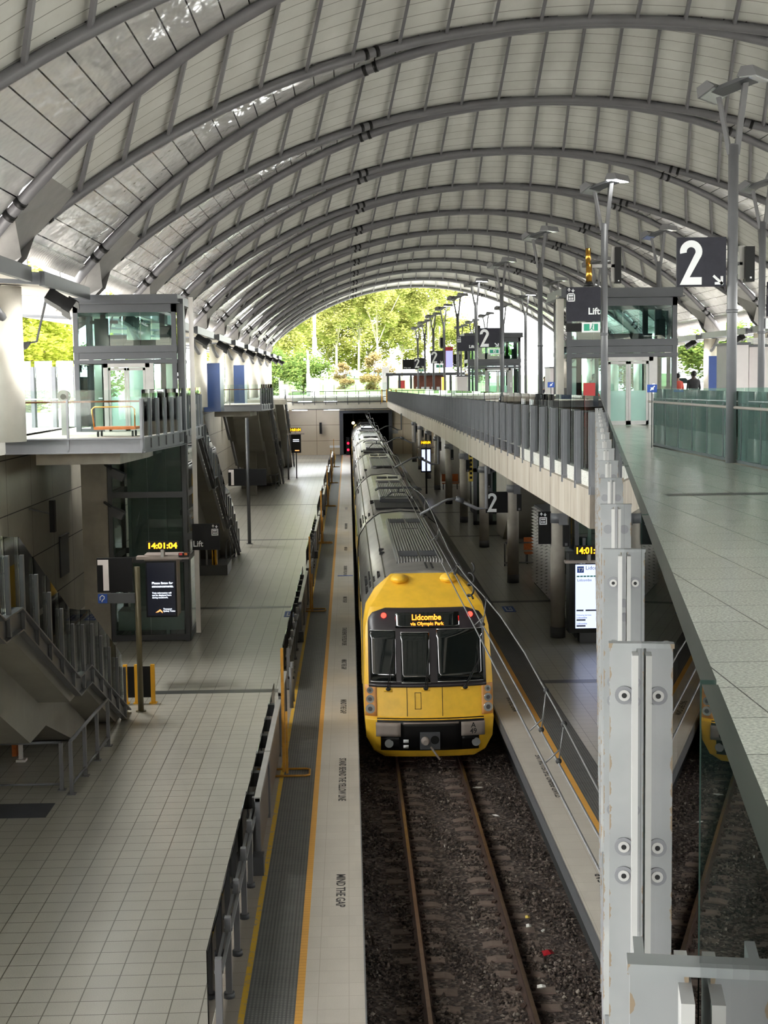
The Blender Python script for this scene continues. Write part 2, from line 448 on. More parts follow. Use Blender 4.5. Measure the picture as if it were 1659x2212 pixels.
# island platform (platform 2)
m = MB(); m.box(5.02, 13.4, -60, 156, -1.3, 0); struct('floor', m, 'platform_tiles_right')
m = MB(); m.box(4.38, 5.02, -60, 156, -1.3, .003); struct('trim_6', m, 'tactile')
m = MB(); m.box(4.26, 4.38, -60, 156, -1.3, .002); struct('trim_7', m, 'yellow_line')
m = MB(); m.box(PX1, 4.26, -60, 156, -.22, 0); struct('trim_8', m, 'edge_tiles')
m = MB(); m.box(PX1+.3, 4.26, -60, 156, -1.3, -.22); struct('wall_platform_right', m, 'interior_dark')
m = MB(); m.box(PX1-.03, PX1, -60, 156, -.22, .004); m.box(PX0, PX0+.02, -60, 156, -.22, .004); struct('trim_9', m, 'steel_grey')
# dark cross strips in the paving
m = MB()
for y in (36.4, 50.2, 72.0, 92.5, 119, 141, 148): m.box(-9.5, -1.8, y, y+.38, -.01, .003)
for y in (36.9, 50.6, 72.3, 85.5, 106): m.box(5.02, 13.3, y, y+.38, -.01, .003)
struct('trim_10', m, 'dark_strip')
m = MB(); m.box(-7.2, -5.7, 26.0, 26.9, -.01, .006)
for i in range(28): m.box(-7.2, -5.7, 26.02+i*.031, 26.035+i*.031, .006, .014)
one('drain_grate', m, 'steel_dark', 'dark metal grate set in the tiled floor beside the pipe barrier, bottom left', 'grate')
m = MB(); m.box(-.15, PX1+.3, -60, 175, -1.35, -1.19); struct('floor', m, 'ballast')
# walls of the cutting
m = MB(); m.box(-9.9, -9.6, -60, 156, -1.3, 6.2); struct('wall_left', m, 'wall_panels')
m = MB(); m.box(-9.9, -.95, 155, 155.5, -1.3, 6.3); m.box(-.95, 4.5, 155, 155.5, 4.55, 6.3); m.box(4.5, 26, 155, 155.5, -1.3, 6.3)
struct('wall_end', m, 'end_wall_panels')
m = MB(); m.box(-1.0, -.6, 154.6, 155.6, 0, 4.7); m.box(-1.0, 4.6, 154.7, 155.4, 4.45, 4.75); m.box(4.3, 4.7, 154.6, 155.6, 0, 4.7); struct('trim_11', m, 'steel_dark')
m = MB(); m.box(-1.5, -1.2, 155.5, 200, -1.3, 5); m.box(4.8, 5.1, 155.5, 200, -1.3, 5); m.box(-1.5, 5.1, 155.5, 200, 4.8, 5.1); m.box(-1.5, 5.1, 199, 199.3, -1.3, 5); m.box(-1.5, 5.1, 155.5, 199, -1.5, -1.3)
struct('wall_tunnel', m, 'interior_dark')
m = MB(); m.box(-30, 40, -60.6, -60, -1.3, 20); struct('wall_back_blocker', m, 'wall_panels')  # unseen wall added behind the camera to block light from the near end
# far side of the island: second track bed and its platform
m = MB(); m.box(13.4, 17, -60, 155, -1.35, -1.2); struct('floor', m, 'ballast')
m = MB(); m.box(17, 26, -60, 155, -1.3, 0); struct('floor', m, 'platform_tiles_right')
m = MB(); m.box(26, 26.3, -60, 155, -1.3, 6.2); struct('wall_right', m, 'wall_panels')
# ---- concourse
FA = radians(9.68)                                   # near balustrade swings in over the track
DX, DY = sin(FA), cos(FA)
def fence_pt(s, off): return (s*DX+off*DY, s*DY-off*DX)
CY = 21.5                                           # corner of the two balustrades
SC_ = (3.62-.03)/DX
m = MB()
def slabpoly(m, z0, z1, inset=0.):
    a = fence_pt(-6, .03+inset); b = fence_pt(CY/DY, .03+inset)
    # strips round the stair opening x 6.4..10.4, y 4..30.5
    m.prism([a, (14.2, a[1]), (14.2, 4), (6.4, 4), (6.4, CY), (b[0], CY)], 'z', z0, z1)
    m.prism([(10.4, 4), (14.2, 4), (14.2, 30.5), (10.4, 30.5)], 'z', z0, z1)
    m.prism([(b[0], CY), (6.4, CY), (6.4, 30.5), (3.62+inset, 30.5)], 'z', z0, z1)
slabpoly(m, CZ-.35, CZ, .02)
n = len(m.v); ys = [30.5, 60, 85, 110, 135]
for a, b in zip(ys[:-1], ys[1:]):
    za, zb = CZ+zslope(a), CZ+zslope(b)
    P = [(3.64, a, za), (14.2, a, za), (14.2, b, zb), (3.64, b, zb)]
    m.quad(P); m.quad([(x, y, z-.35) for x, y, z in P][::-1])
m.box(3.64, 14.2, 135, 156, CZ-.6, CZ-.26)
m.box(-1.1, 14.2, -58, -6, CZ-.35, CZ)
struct('floor_concourse', m, 'concourse_tiles')
m = MB(); m.box(3.9, 14.2, 17.45, 17.75, CZ-.01, CZ+.003); m.box(3.9, 14.2, 46.3, 46.7, CZ-.01, CZ+.003)
struct('trim_12', m, 'dark_strip')
# soffit and fascia beam
m = MB(); slabpoly(m, CZ-.75, CZ-.36, .25)
m.box(3.9, 14.0, 30.5, 135, CZ-.95, CZ-.40); m.box(3.9, 14, 135, 156, CZ-1.1, CZ-.62); struct('ceiling_lower', m, 'soffit_concrete')
m = MB()
def beam_seg(m, p, q, z0a, z1a, z0b, z1b, wv):
    (x0, y0), (x1, y1) = p, q; wx, wy = wv
    A = [(x0, y0, z0a), (x0+wx, y0+wy, z0a), (x0+wx, y0+wy, z1a), (x0, y0, z1a)]
    B = [(x1, y1, z0b), (x1+wx, y1+wy, z0b), (x1+wx, y1+wy, z1b), (x1, y1, z1b)]
    n = len(m.v); m.v += A+B
    m.face((n, n+1, n+2, n+3)); m.face((n+4, n+7, n+6, n+5))
    for i in range(4):
        j = (i+1) % 4; m.face((n+i, n+4+i, n+4+j, n+j))
c = fence_pt(CY/DY, .03)
for a, b in zip([CY, 60, 85, 110], [60, 85, 110, 135]):
    beam_seg(m, (3.62, a), (3.62, b), 5.68+.9*zslope(a), 6.27+zslope(a), 5.68+.9*zslope(b), 6.27+zslope(b), (.42, 0))
struct('trim_13', m, 'beam_concrete')
m = MB(); beam_seg(m, fence_pt(-6, .035), c, 5.68, 6.27, 5.68, 6.27, (.42*DY, -.42*DX)); struct('trim_14', m, 'steel_grey')
# concourse to the left and right of the cutting, and the ground outside
m = MB(); m.box(-30, -9.2, -60.5, 157, CZ-.4, CZ); m.box(19.4, 60, -60.5, 157, CZ-.4, CZ); m.box(-30, 60, 149.5, 157, CZ-.62, CZ-.26); struct('floor_outside', m, 'pave')
m = MB(); m.box(-220, 260, 157, 175, CZ-.9, CZ-.28); m.box(-220, -30, -60, 157, CZ-.9, CZ-.1); m.box(60, 260, -60, 157, CZ-.9, CZ-.1); struct('ground_paving', m, 'pave')
m = MB()
for i in range(24):
    for j in range(12):
        def hz(x, y):
            return CZ-.35+ .9*max(0, (y-175)/60.)+2.2*math.exp(-((x+6)**2+(y-214)**2)/500.)
        x0, x1 = -220+i*20, -200+i*20; y0, y1 = 175+j*14, 189+j*14
        n = len(m.v); m.quad([(x0, y0, hz(x0, y0)), (x1, y0, hz(x1, y0)), (x1, y1, hz(x1, y1)), (x0, y1, hz(x0, y1))], None, True)
struct('ground_lawn', m, 'grass')

# ------------------------------------------------------------------ the vaulted roof
RX, RR = 7.9, 23.7
RZC = CAMZ+10.66-.23-RR
def prof(u, dn=0.):
    """point on the arch in (x,z) at half-span coordinate u, pushed out along the normal by dn"""
    sn = u/RR; cs = sqrt(1-sn*sn)
    return (RX+(RR+dn)*sn, RZC+(RR+dn)*cs)
def hw(u): return 6-.17-(4.34)*(u/15.95)**2
US = [RR*sin(-asin_+2*asin_*i/48.) for i in range(49) for asin_ in [math.asin(17.2/RR)]]
def ridge(u, e=0.):
    dh = .6*hw(u)+.17+e; x, z = prof(u); return (x-.04*u*dh, z+dh)
def arclen(u): return RR*math.asin(u/RR)
MODS = [1.2+12*k for k in range(-4, 14)]
for mi, yc in enumerate(MODS):
    t = thing('roof_arch', 'twin grey steel tube roof arch, %s counting from the far end of the hall' % ordinal(len(MODS)-1-mi).replace('nearest', 'first'), 'roof arch', (RX, yc, RZC+RR), 'twin tube arches of the station roof')
    for sgn in (-1, 1):
        mb = MB(); mb.tube([(prof(u)[0], yc+sgn*hw(u), prof(u)[1]) for u in US], .15, 10); mb.build('arch_tube', 'steel_roof', t)
        for u in (-15.95, -7.1, 7.1, 15.95):
            mb = MB()
            for du in (-.1, .1):
                x, z = prof(u+du); x2, z2 = prof(u+du*2.1)
                mb.tube([(x, yc+sgn*hw(u+du), z), (x2, yc+sgn*hw(u+du*2.1), z2)], .17, 10)
            mb.build('connector', 'black', t)
        # struts climb from each tube to the ridge of the fold
        L = arclen(16.6); n_ = 26
        for i in range(n_):
            al = -L+2*L*(i+.5)/n_; u = RR*sin(al/RR)
            h = hw(u); x0, z0 = prof(u, .0); x1, z1 = ridge(u, -.12)
            mb = MB(); mb.bar((x0, yc+sgn*h, z0), (x1, yc+sgn*.08, z1), .09, .14, (x1-x0, 0, z1-z0+.01)); mb.build('strut', 'steel_roof', t)
    # feet: web plates between the two tubes down to the column head
    for s2 in (-1, 1):
        mb = MB()
        for sgn in (-1, 1):
            a = prof(s2*16.0); b = prof(s2*17.2)
            y0, y1 = yc+sgn*hw(16.0), yc+sgn*hw(17.2)
            mb.quad([(a[0], y0, a[1]), (b[0], y1, b[1]), (b[0]+s2*.5, yc+sgn*.3, 10.4), (b[0]-s2*.3, yc+sgn*.25, 10.4), (a[0]+s2*.1, yc+sgn*.3, a[1]-1.0)])
        b = prof(s2*17.2); mb.box(b[0]-.45, b[0]+.45, yc-.16, yc+.16, 10.3, 13.0-.3)
        mb.build('foot_web', 'steel_light', t)
        mb = MB()
        a = prof(s2*15.1)
        mb.quad([(a[0], yc-1.9, a[1]+.05), (a[0], yc+1.9, a[1]+.05), (prof(s2*16.2)[0], yc+1.35, prof(s2*16.2)[1]), (b[0]-s2*.2, yc+.25, 10.6), (b[0]-s2*.2, yc-.25, 10.6), (prof(s2*16.2)[0], yc-1.35, prof(s2*16.2)[1])])
        mb.build('foot_plate', 'steel_light', t)
    # white folded lining of this leaf
    mb = MB()
    for sgn in (-1, 1):
        for i in range(2, 46):
            q = []
            for u in (US[i], US[i+1]):
                h = hw(u); a = arclen(u)
                q.append(((prof(u, .12)[0], yc+sgn*(h+.12), prof(u, .12)[1]), (a, 0)))
                q.append(((ridge(u)[0], yc, ridge(u)[1]), (a, h*1.17)))
            mb.quad([q[0][0], q[2][0], q[3][0], q[1][0]], [q[0][1], q[2][1], q[3][1], q[1][1]], True)
    struct('ceiling', mb, 'roof_panel', False)
for mi in range(len(MODS)-1):
    yc = MODS[mi]; yb = yc+6; mb = MB()
    for i in range(1, 47):
        u0, u1 = US[i], US[i+1]
        if min(abs(u0), abs(u1)) < 1.0: continue
        P = []
        for u in (u0, u1):
            g = 6-hw(u); x, z = prof(u, .16); P.append((x, yb-g-.1, yb+g+.1, z, arclen(u)))
        mb.quad([(P[0][0], P[0][1], P[0][3]), (P[1][0], P[1][1], P[1][3]), (P[1][0], P[1][2], P[1][3]), (P[0][0], P[0][2], P[0][3])],
                [(P[0][4], 0), (P[1][4], 0), (P[1][4], 9), (P[0][4], 9)], True)
    struct('ceiling', mb, 'silver_sheet', False)
# rolled edge of the silver sheets, mullions under it
for mi in range(len(MODS)-1):
    yb = MODS[mi]+6
    for s2 in (-1, 1):
        mb = MB(); u = s2*16.6; g = 6-hw(u); x, z = prof(u)
        k = int((2*g)/.28)
        for i in range(k):
            y = yb-g+.1+(2*g-.2)*i/k
            mb.tube([(x-s2*.1, y, z+.28), (x+s2*.1, y, z+.12), (x+s2*.28, y, z-.12)], .11, 6)
        struct('trim_15', mb, 'steel_light')
        mb = MB()
        for dy in (-2.3, 2.3): mb.bar((x+s2*.3, yb+dy, z), (x+s2*.3, yb+dy, 10.6), .14)
        mb.bar((x+s2*.3, yb-5.5, z-.02), (x+s2*.3, yb+5.5, z-.02), .08)
        one('roof_prop', mb, 'steel_light', 'pale steel props under the %s roof eave, %s bay from the far end' % ('left' if s2 < 0 else 'right', ordinal(len(MODS)-2-mi).replace('nearest', 'first')), 'steel prop', 'steel props under the roof eaves')
# ================================================================== columns and canopies
def side_x(x, s): return x if s < 0 else 2*RX-x
m = MB()
for s2 in (-1, 1):
    xa, xb = side_x(-7.5, s2), side_x(-13.5, s2); m.box(xa, xb, 6, 23.5, 10.45, 10.7)
struct('added_shade_canopy', m, 'soffit_white')  # unseen canopies added to shade the near platform
for s2, nm in ((-1, 'left'), (1, 'right')):
    proto = None
    for mi, yc in enumerate(MODS):
        if mi < 6: continue
        lab = 'round concrete roof column on the %s side, %s one along' % (nm, ordinal(mi-6))
        t = thing('concrete_column', lab, 'column', (side_x(-8.8, s2), yc, CZ), 'round concrete columns under the roof arches, %s side' % nm)
        cx = side_x(-8.8, s2)
        mb = MB(); mb.cyl(cx, yc, CZ, 10.45, .49, 28); mb.build('shaft', 'concrete_light', t)
        mb = MB(); d = -s2
        mb.tube([(cx+d*.1, yc-.40, 9.65), (cx+d*.02, yc-.58, 9.78), (cx-d*.14, yc-.72, 10.1), (cx-d*.25, yc-.78, 10.45)], .12, 10); mb.build('brace', 'steel_grey', t)
        t = thing('canopy_segment', 'white soffit canopy with dark edge beam, %s side, %s one along' % (nm, ordinal(mi-6)), 'canopy', (cx, yc, 10.4), 'walkway canopies beside the %s columns' % nm)
        xi, xo = side_x(-7.5, s2), side_x(-13.5, s2)
        y0, y1 = yc-1.4, (yc+6.2 if (s2 < 0 and mi == 7) else yc+10.3)
        mb = MB(); P = [(xi, y0, 10.42), (xo, y0, 10.75), (xo, y1, 10.85), (xi-.25*d, y1, 10.5)]
        n = len(mb.v); mb.v += P+[(a, b, c+.2) for a, b, c in P]; mb.face((n, n+1, n+2, n+3)); mb.face((n+7, n+6, n+5, n+4))
        for i in range(4): j = (i+1) % 4; mb.face((n+i, n+j, n+4+j, n+4+i))
        mb.build('soffit', 'soffit_white', t)
        mb = MB(); mb.bar((xi+.03*d, y0-.05, 10.55), (xi-.22*d, y1, 10.63), .14, .36); mb.bar((xi, y0, 10.55), (xo, y0, 10.88), .12, .3); mb.build('edge_beam', 'steel_dark', t)
        # flood light on the edge beam
        fx, fy = xi+.10*d, yc+.2
        t = thing('floodlight', 'black floodlight under the %s canopy edge, %s one along' % (nm, ordinal(mi-6)), 'floodlight', (fx, fy, 10.2), 'black floodlights under the %s canopy' % nm)
        mb = MB(); M = Matrix.Translation((fx, fy, 10.08)) @ Matrix.Rotation(d*.55, 4, 'Y') @ Matrix.Rotation(-.3, 4, 'X')
        mb.box(-.32, .22, -.2, .2, -.16, .16, M); mb.build('housing', 'black', t)
        mb = MB(); mb.box(.2, .5, -.3, .3, .16, .18, M); mb.box(.2, .45, -.3, .3, -.2, -.18, M); mb.box(.2, .42, -.26, -.24, -.2, .2, M); mb.build('visor', 'black', t)
        mb = MB(); mb.bar((fx-.1*d, fy, 10.2), (fx-.1*d, fy, 10.45), .05); mb.build('bracket', 'steel_dark', t)
        la = bpy.data.lights.new('flood_fill', 'SPOT'); la.energy = 380; la.spot_size = radians(150); la.spot_blend = 1; la.shadow_soft_size = .7; la.color = (1, .98, .93)  # spot added at the floodlight to brighten the platform
        lo = bpy.data.objects.new('flood_fill', la); COL.objects.link(lo); lo.parent = t; lo.location = (.34*d, -.05, -.28); lo.rotation_euler = (0, radians(-20)*d*-1, 0)
        if mi in (7, 8, 13, 14):
            qx, qy = side_x(-8.9, s2), yc+6.
            t = thing('hanging_lamp', 'dark wedge lamp hanging on a slanted arm from the %s canopy, bay %s' % (nm, ordinal(mi-6)), 'lamp', (qx, qy, 10.6))
            mb = MB(); mb.bar((qx, qy, 10.55), (qx-.15, qy-.9, 9.2), .05); mb.bar((qx-.15, qy-.9, 9.2), (qx-.5, qy-1.0, 9.15), .05); mb.build('arm', 'steel_dark', t)
            mb = MB(); mb.prism([(qx-.3, 9.2), (qx-1.1, 9.08), (qx-.75, 8.88), (qx-.45, 9.0)], 'y', qy-1.3, qy-.8); mb.build('lamp_head', 'black', t)
# ================================================================== stairs of platform 1
XS0, XS1 = -8.3, -5.22
def stair(yb, which, XS0=-8.3, XS1=-5.22):
    t = thing('staircase', which, 'staircase', (XS1, yb, 0), None)
    K = [(0, 0), (-4.9, 2.1), (-6.15, 2.1), (-10.9, 4.25), (-12.1, 4.25), (-17.2, 6.5)]
    K = [(yb+a, b) for a, b in K]
    # walking surface of steps
    top = [K[0]]
    for (a, b) in ((0, 1), (2, 3), (4, 5)):
        n = 13; (ya, za), (yc_, zc) = K[a], K[b]
        for i in range(n):
            z = za+(zc-za)*(i+1)/n; top.append((ya+(yc_-ya)*i/n, z)); top.append((ya+(yc_-ya)*(i+1)/n, z))
    low = [(K[5][0], 6.1), (K[4][0], 3.82), (K[3][0], 3.82), (K[2][0], 1.67), (K[1][0]+.2, 1.67), (K[0][0]-.9, 0)]
    mb = MB(); mb.prism([(y, z) for y, z in top+low], 'x', XS0+.12, XS1-.12); mb.build('flight', 'soffit_concrete', t)
    # spine beam: deeper, set in from both sides
    low2 = [(K[5][0], 6.1), (K[4][0]-.15, 3.84), (K[3][0], 3.84), (K[2][0], 1.69), (K[1][0]+.2, 1.69), (K[0][0]-1., .01), (K[0][0]-2.6, .01), (K[1][0]-.6, 1.05), (K[2][0]-.8, 1.05), (K[3][0]-.5, 3.15), (K[4][0]-.8, 3.15), (K[5][0], 5.5)]
    mb = MB(); mb.prism(low2, 'x', XS0+.65, XS1-.75); mb.build('spine', 'soffit_concrete', t)
    for x, o in ((XS1, 1), (XS0, -1)):
        mb = MB(); pts = [(K[0][0]+.25, -.05)]+K[1:]
        pts = [(K[0][0]+.1, .05)]+[(y, z+.05) for y, z in K[1:]]
        for a, b in zip(pts[:-1], pts[1:]):
            A = (x, a[0], a[1]-.16); B = (x, b[0], b[1]-.16)
            mb.bar(A, B, .03, .36)
            for dz in (.17, -.19):
                mb.bar((x+o*.05, a[0], a[1]-.16+dz), (x+o*.05, b[0], b[1]-.16+dz), .13, .03)
        mb.build('stringer', 'steel_grey', t)
    # balustrade on the outer side: posts and panes
    def zat(y):
        for a, b in zip(K[:-1], K[1:]):
            if b[0] <= y <= a[0]: return a[1]+(b[1]-a[1])*(a[0]-y)/(a[0]-b[0])
        return K[-1][1]
    posts = [K[0][0]-.2+.0]
    y = K[0][0]-.45; posts = []
    while y > K[5][0]+.05: posts.append(y); y -= 1.02
    for y in posts:
        z = zat(y); mb = MB(); mb.box(XS1+.03, XS1+.09, y-.05, y+.05, z-.28, z+1.02); mb.build('post', 'steel_grey', t)
        if K[0][0]-y > 17: break
    mb = MB(); n = 0
    for a, b in zip(posts[:-1], posts[1:]):
        if n > 40: break
        n += 1
        za, zb = zat(a), zat(b)
        P = [(a-.02, za+.05), (b+.02, zb+.05), (b+.02, zb+1.32), (a-.02, za+1.32)]
        g = MB(); g.prism(P, 'x', XS1+.005, XS1+.02); g.build('glass_panel', 'glass_fence', t)
    for x in (XS1-.08, XS0+.1):
        mb = MB(); mb.tube([(x, K[0][0]-.1, .9)]+[(x, y, z+.95) for y, z in K[1:]], .025, 8); mb.build('handrail', 'stainless', t)
    mb = MB(); mb.box(XS0+.2, XS0+1.15, K[1][0]-.2, K[1][0]+.25, 0, 1.7); mb.build('pier', 'soffit_concrete', t)
    mb = MB(); mb.box(XS0+1.0, XS0+1.75, K[3][0]-.6, K[3][0]+.1, 0, 3.2); mb.build('pier', 'soffit_concrete', t)
    return t
stair(34.35, 'concrete staircase with glass balustrade coming down at the bottom left, nearest the camera', -8.6, -5.5)
stair(66.6, 'concrete staircase just behind the left glass lift tower')
stair(112.4, 'third concrete staircase along platform one, under the blue hoarding')
stair(134.9, 'small distant staircase by the end wall on platform one')
# ================================================================== landings of the left walkway
def glass_fence_run(t, pts, z0, hpost, hglass, pitch, gl='glass_fence', post='steel_grey', pw=.05, depth=.1, rail=None):
    """posts and panes along a polyline in plan"""
    for (xa, ya), (xb, yb) in zip(pts[:-1], pts[1:]):
        L = math.hypot(xb-xa, yb-ya); n = max(1, round(L/pitch)); d = Vector((xb-xa, yb-ya, 0))/L; r = Vector((d.y, -d.x, 0))
        for i in range(n+1):
            p = Vector((xa, ya, 0))+d*(L*i/n)
            M = Matrix((d, r, Vector((0, 0, 1)))).transposed().to_4x4(); M.translation = p
            mb = MB(); mb.box(-pw/2, pw/2, -depth/2, depth/2, z0-.3, z0+hpost, M); mb.build('post', post, t)
            if i < n:
                a = p+d*(pw/2+.01); b = Vector((xa, ya, 0))+d*(L*(i+1)/n-pw/2-.01)
                g = MB(); g.bar((a.x, a.y, z0+hglass/2+.04), (b.x, b.y, z0+hglass/2+.04), .014, hglass); g.build('glass_panel', gl, t)
        if rail:
            mb = MB(); o = -r*.08*rail[1]; mb.tube([(xa+o.x, ya+o.y, z0+rail[0]), (xb+o.x, yb+o.y, z0+rail[0])], .025, 8); mb.build('handrail', 'orange_wood' if rail[2] else 'stainless', t)
def landing(y0, y1, name, lab2, group=None):
    m = MB(); poly = [(-9.6, y0), (-5.55, y0), (-5.05, y0+4.2), (-5.05, y1), (-9.6, y1)]
    m.prism(poly, 'z', CZ-.12, CZ); struct('floor_landing', m, 'concrete')
    m = MB(); E = [(-9.55, y0), (-5.55, y0), (-5.05, y0+4.2), (-5.05, y1)]
    for a, b in zip(E[:-1], E[1:]):
        m.bar((a[0], a[1], CZ-.20), (b[0], b[1], CZ-.20), .03, .38)
        for dz in (0.0, -.38): m.bar((a[0], a[1], CZ-.01+dz), (b[0], b[1], CZ-.01+dz), .16, .03)
    struct('trim_16', m, 'steel_grey')
    m = MB(); m.prism([(-9.5, y0+.3), (-5.9, y0+.3), (-5.5, y0+4.3), (-5.5, y1), (-9.5, y1)], 'z', CZ-.42, CZ-.12)
    m.prism([(-8.6, y0+.9), (-6.3, y0+.9), (-6., y0+4.3), (-6., y1), (-8.6, y1)], 'z', CZ-.75, CZ-.42); struct('ceiling_landing', m, 'concrete')
    t = thing('glass_balustrade', name, 'balustrade', (-7, y0, CZ))
    glass_fence_run(t, [(-9.5, y0), (-5.55, y0)], CZ, 1.05, 1.25, 1.6, rail=(.98, 1, True))
    glass_fence_run(t, [(-5.55, y0), (-5.05, y0+4.2)], CZ, 1.05, 1.25, .8)
    glass_fence_run(t, [(-5.05, y0+4.6), (-5.05, y1)], CZ, 1.05, 1.25, 1.0)
landing(38.7, 49.3, 'glass balustrade round the landing in front of the left lift', '')
landing(91.5, 95.2, 'glass balustrade round the landing below the blue hoardings', '')
m = MB(); m.box(-9.6, -5.05, 95.2, 99, CZ-.4, CZ); m.box(-9.6, -5.05, 116, 118, CZ-.4, CZ); struct('floor_landing', m, 'concrete')
m = MB(); m.box(-8.2, -7.42, 43.95, 44.7, 0, 5.75); struct('wall_pier', m, 'concrete')
# ================================================================== lift towers
def lift(name, lab, x0, x1, y0, lx0, lx1, dx0, dx1, right_strip, d=2.6, lower=True):
    t = thing('lift_tower', lab, 'lift', ((x0+x1)/2, y0, 0 if lower else CZ))
    y1 = y0+d; zf = CZ
    mb = MB()
    for x in (x0+.07, x1-.07):
        for y in (y0+.07, y1-.07): mb.box(x-.07, x+.07, y-.07, y+.07, zf, 10.4)
    for z, h in ((9.0, .1), (8.62, .06)):
        mb.box(x0-.02, x1+.02, y0-.02, y0+.14, z-h, z+h); mb.box(x0-.02, x1+.02, y1-.14, y1, z-h, z+h)
        mb.box(x0-.015, x0+.12, y0+.15, y1-.15, z-h, z+h); mb.box(x1-.12, x1+.015, y0+.15, y1-.15, z-h, z+h)
    mb.box(x0+.02, x1-.02, y0+.01, y0+.1, 8.69, 8.89)
    mb.build('frame', 'steel_dark', t)
    mb = MB(); mb.box(x0-.22, x1+.1, y0-.3, y1+.2, 10.36, 10.62); mb.box(x0-.3, x1+.15, y0-.38, y1+.25, 10.34, 10.38); mb.box(x0, x1, y0, y1, 10.1, 10.36); mb.build('roof', 'steel_dark', t)
    n = 3
    for i in range(n):
        a = x0+.14+(x1-x0-.28)*i/n; b = x0+.14+(x1-x0-.28)*(i+1)/n
        g = MB(); g.box(a+.012, b-.012, y0+.02, y0+.04, 9.1, 10.34); g.build('glass_panel', 'glass_lift', t)
        g = MB(); g.box(a+.012, b-.012, y1-.04, y1-.02, 6.6, 10.34); g.build('glass_panel', 'glass_lift', t)
    for x in (x0+.03, x1-.03):
        g = MB(); g.box(x-.01, x+.01, y0+.15, y1-.15, 9.1, 10.34); g.build('glass_panel', 'glass_lift', t)
        g = MB(); g.box(x-.01, x+.01, y0+.15, y1-.15, 6.6, 8.55); g.build('glass_panel', 'glass_lift', t)
    for a, b in ((x0+.14, dx0-.02), (dx1+.12, x1-.14)):
        g = MB(); g.box(a, b, y0+.03, y0+.05, 6.6, 8.55); g.build('glass_panel', 'glass_lift_dark', t)
        g = MB(); g.box(a, b, y0+.02, y0+.06, 6.5, 6.6); g.build('sill', 'steel_dark', t)
    # door frame and two leaves
    mb = MB(); mb.box(dx0, dx0+.13, y0-.06, y0+.1, zf, 8.56); mb.box(dx1-.13, dx1+.12, y0-.06, y0+.1, zf, 8.56); mb.box(dx0, dx1, y0-.06, y0+.1, 8.44, 8.56); mb.build('door_frame', 'steel_light', t)
    mid = (dx0+dx1)/2
    for a, b in ((dx0+.14, mid-.005), (mid+.005, dx1-.14)):
        mb = MB(); mb.box(a, a+.07, y0-.03, y0+.02, zf+.02, 8.43); mb.box(b-.07, b, y0-.03, y0+.02, zf+.02, 8.43)
        mb.box(a, b, y0-.03, y0+.02, 8.35, 8.43); mb.box(a, b, y0-.03, y0+.02, zf+.02, zf+.14); dr = mb.build('door', 'steel_light', t)
        g = MB(); g.box(a+.07, b-.07, y0-.015, y0+.005, zf+1.05, 8.35); g.build('upper_glass', 'glass_lift', dr)
        g = MB(); g.box(a+.07, b-.07, y0-.015, y0+.005, zf+.14, zf+1.05); g.build('frosted_glass', 'glass_frost', dr)
    mb = MB(); mb.box(dx1-.04, dx1+.05, y0-.08, y0-.06, zf+.95, zf+1.25); mb.build('call_panel', 'stainless', t)
    # car roof and machinery seen through the upper glass
    mb = MB(); mb.box(x0+.5, x0+.9, y0+.8, y0+1.2, 9.1, 9.95); mb.box(x0+.35, x0+1.2, y0+.9, y0+1.0, 9.8, 9.9); mb.box(x0+.9, x0+1.4, y0+.7, y0+1.4, 9.1, 9.45)
    mb.box(x0+1.3, x1-.5, y0+1.2, y0+1.3, 9.1, 9.3); mb.box(x1-.45, x1-.25, y0+.5, y0+.9, 9.1, 9.7); mb.box(x0+.55, x0+.7, y0+1.6, y0+1.75, 6.5, 10.3); mb.box(x1-.7, x1-.55, y0+1.6, y0+1.75, 6.5, 10.3); mb.build('machinery', 'interior_dark', t)
    if lower:
        mb = MB()
        for x in (lx0, lx1-.12):
            for y in (y0, y1-.12): mb.box(x, x+.12, y, y+.12, 0, zf)
        for z in (.12, 2.55, 4.55, 6.2):
            mb.box(lx0, lx1, y0-.01, y0+.1, z-.09, z+.09); mb.box(lx0, lx1, y1-.1, y1+.01, z-.09, z+.09)
            mb.box(lx0-.01, lx0+.1, y0+.11, y1-.11, z-.09, z+.09); mb.box(lx1-.1, lx1+.01, y0+.11, y1-.11, z-.09, z+.09)
        mb.build('shaft_frame', 'steel_dark', t)
        for za, zb in ((.21, 2.46), (2.64, 4.46), (4.64, 6.11)):
            for k in range(2):
                a = lx0+.13+(lx1-lx0-.26)*k/2; b = lx0+.13+(lx1-lx0-.26)*(k+1)/2
                g = MB(); g.box(a+.01, b-.01, y0+.02, y0+.04, za, zb); g.build('glass_panel', 'glass_lift_dark', t)
            for x in (lx0+.04, lx1-.04):
                g = MB(); g.box(x-.01, x+.01, y0+.13, y1-.13, za, zb); g.build('glass_panel', 'glass_lift_dark', t)
        mb = MB(); mb.box(lx0+.3, lx1-.3, y1-.5, y1-.3, 0, 6.3); mb.box(lx0+.5, lx0+.6, y0+.6, y0+.7, 0, 6.3); mb.box(lx1-.8, lx1-.7, y0+.6, y0+.7, 0, 6.3); mb.box(lx0+.15, lx1-.15, y0+.3, y0+1.3, .3, .9)
        mb.build('shaft_core', 'green_core', t)
    if right_strip:
        mb = MB(); mb.box(x1+.02, x1+.22, y0+.1, y0+.45, 0, 10.5); mb.box(x1-.02, x1+.26, y0+.05, y0+.5, 6.1, 6.35); mb.box(x1-.02, x1+.26, y0+.05, y0+.5, 3.9, 4.05); mb.build('side_column', 'steel_dark', t)
        mb = MB(); mb.box(x1+.36, x1+.50, y0+.3, y0+.34, .2, 10.55); mb.build('edge_panel', 'white_paint', t)
    return t
plain('green_core', (150, 164, 158), .6, 0, .1)
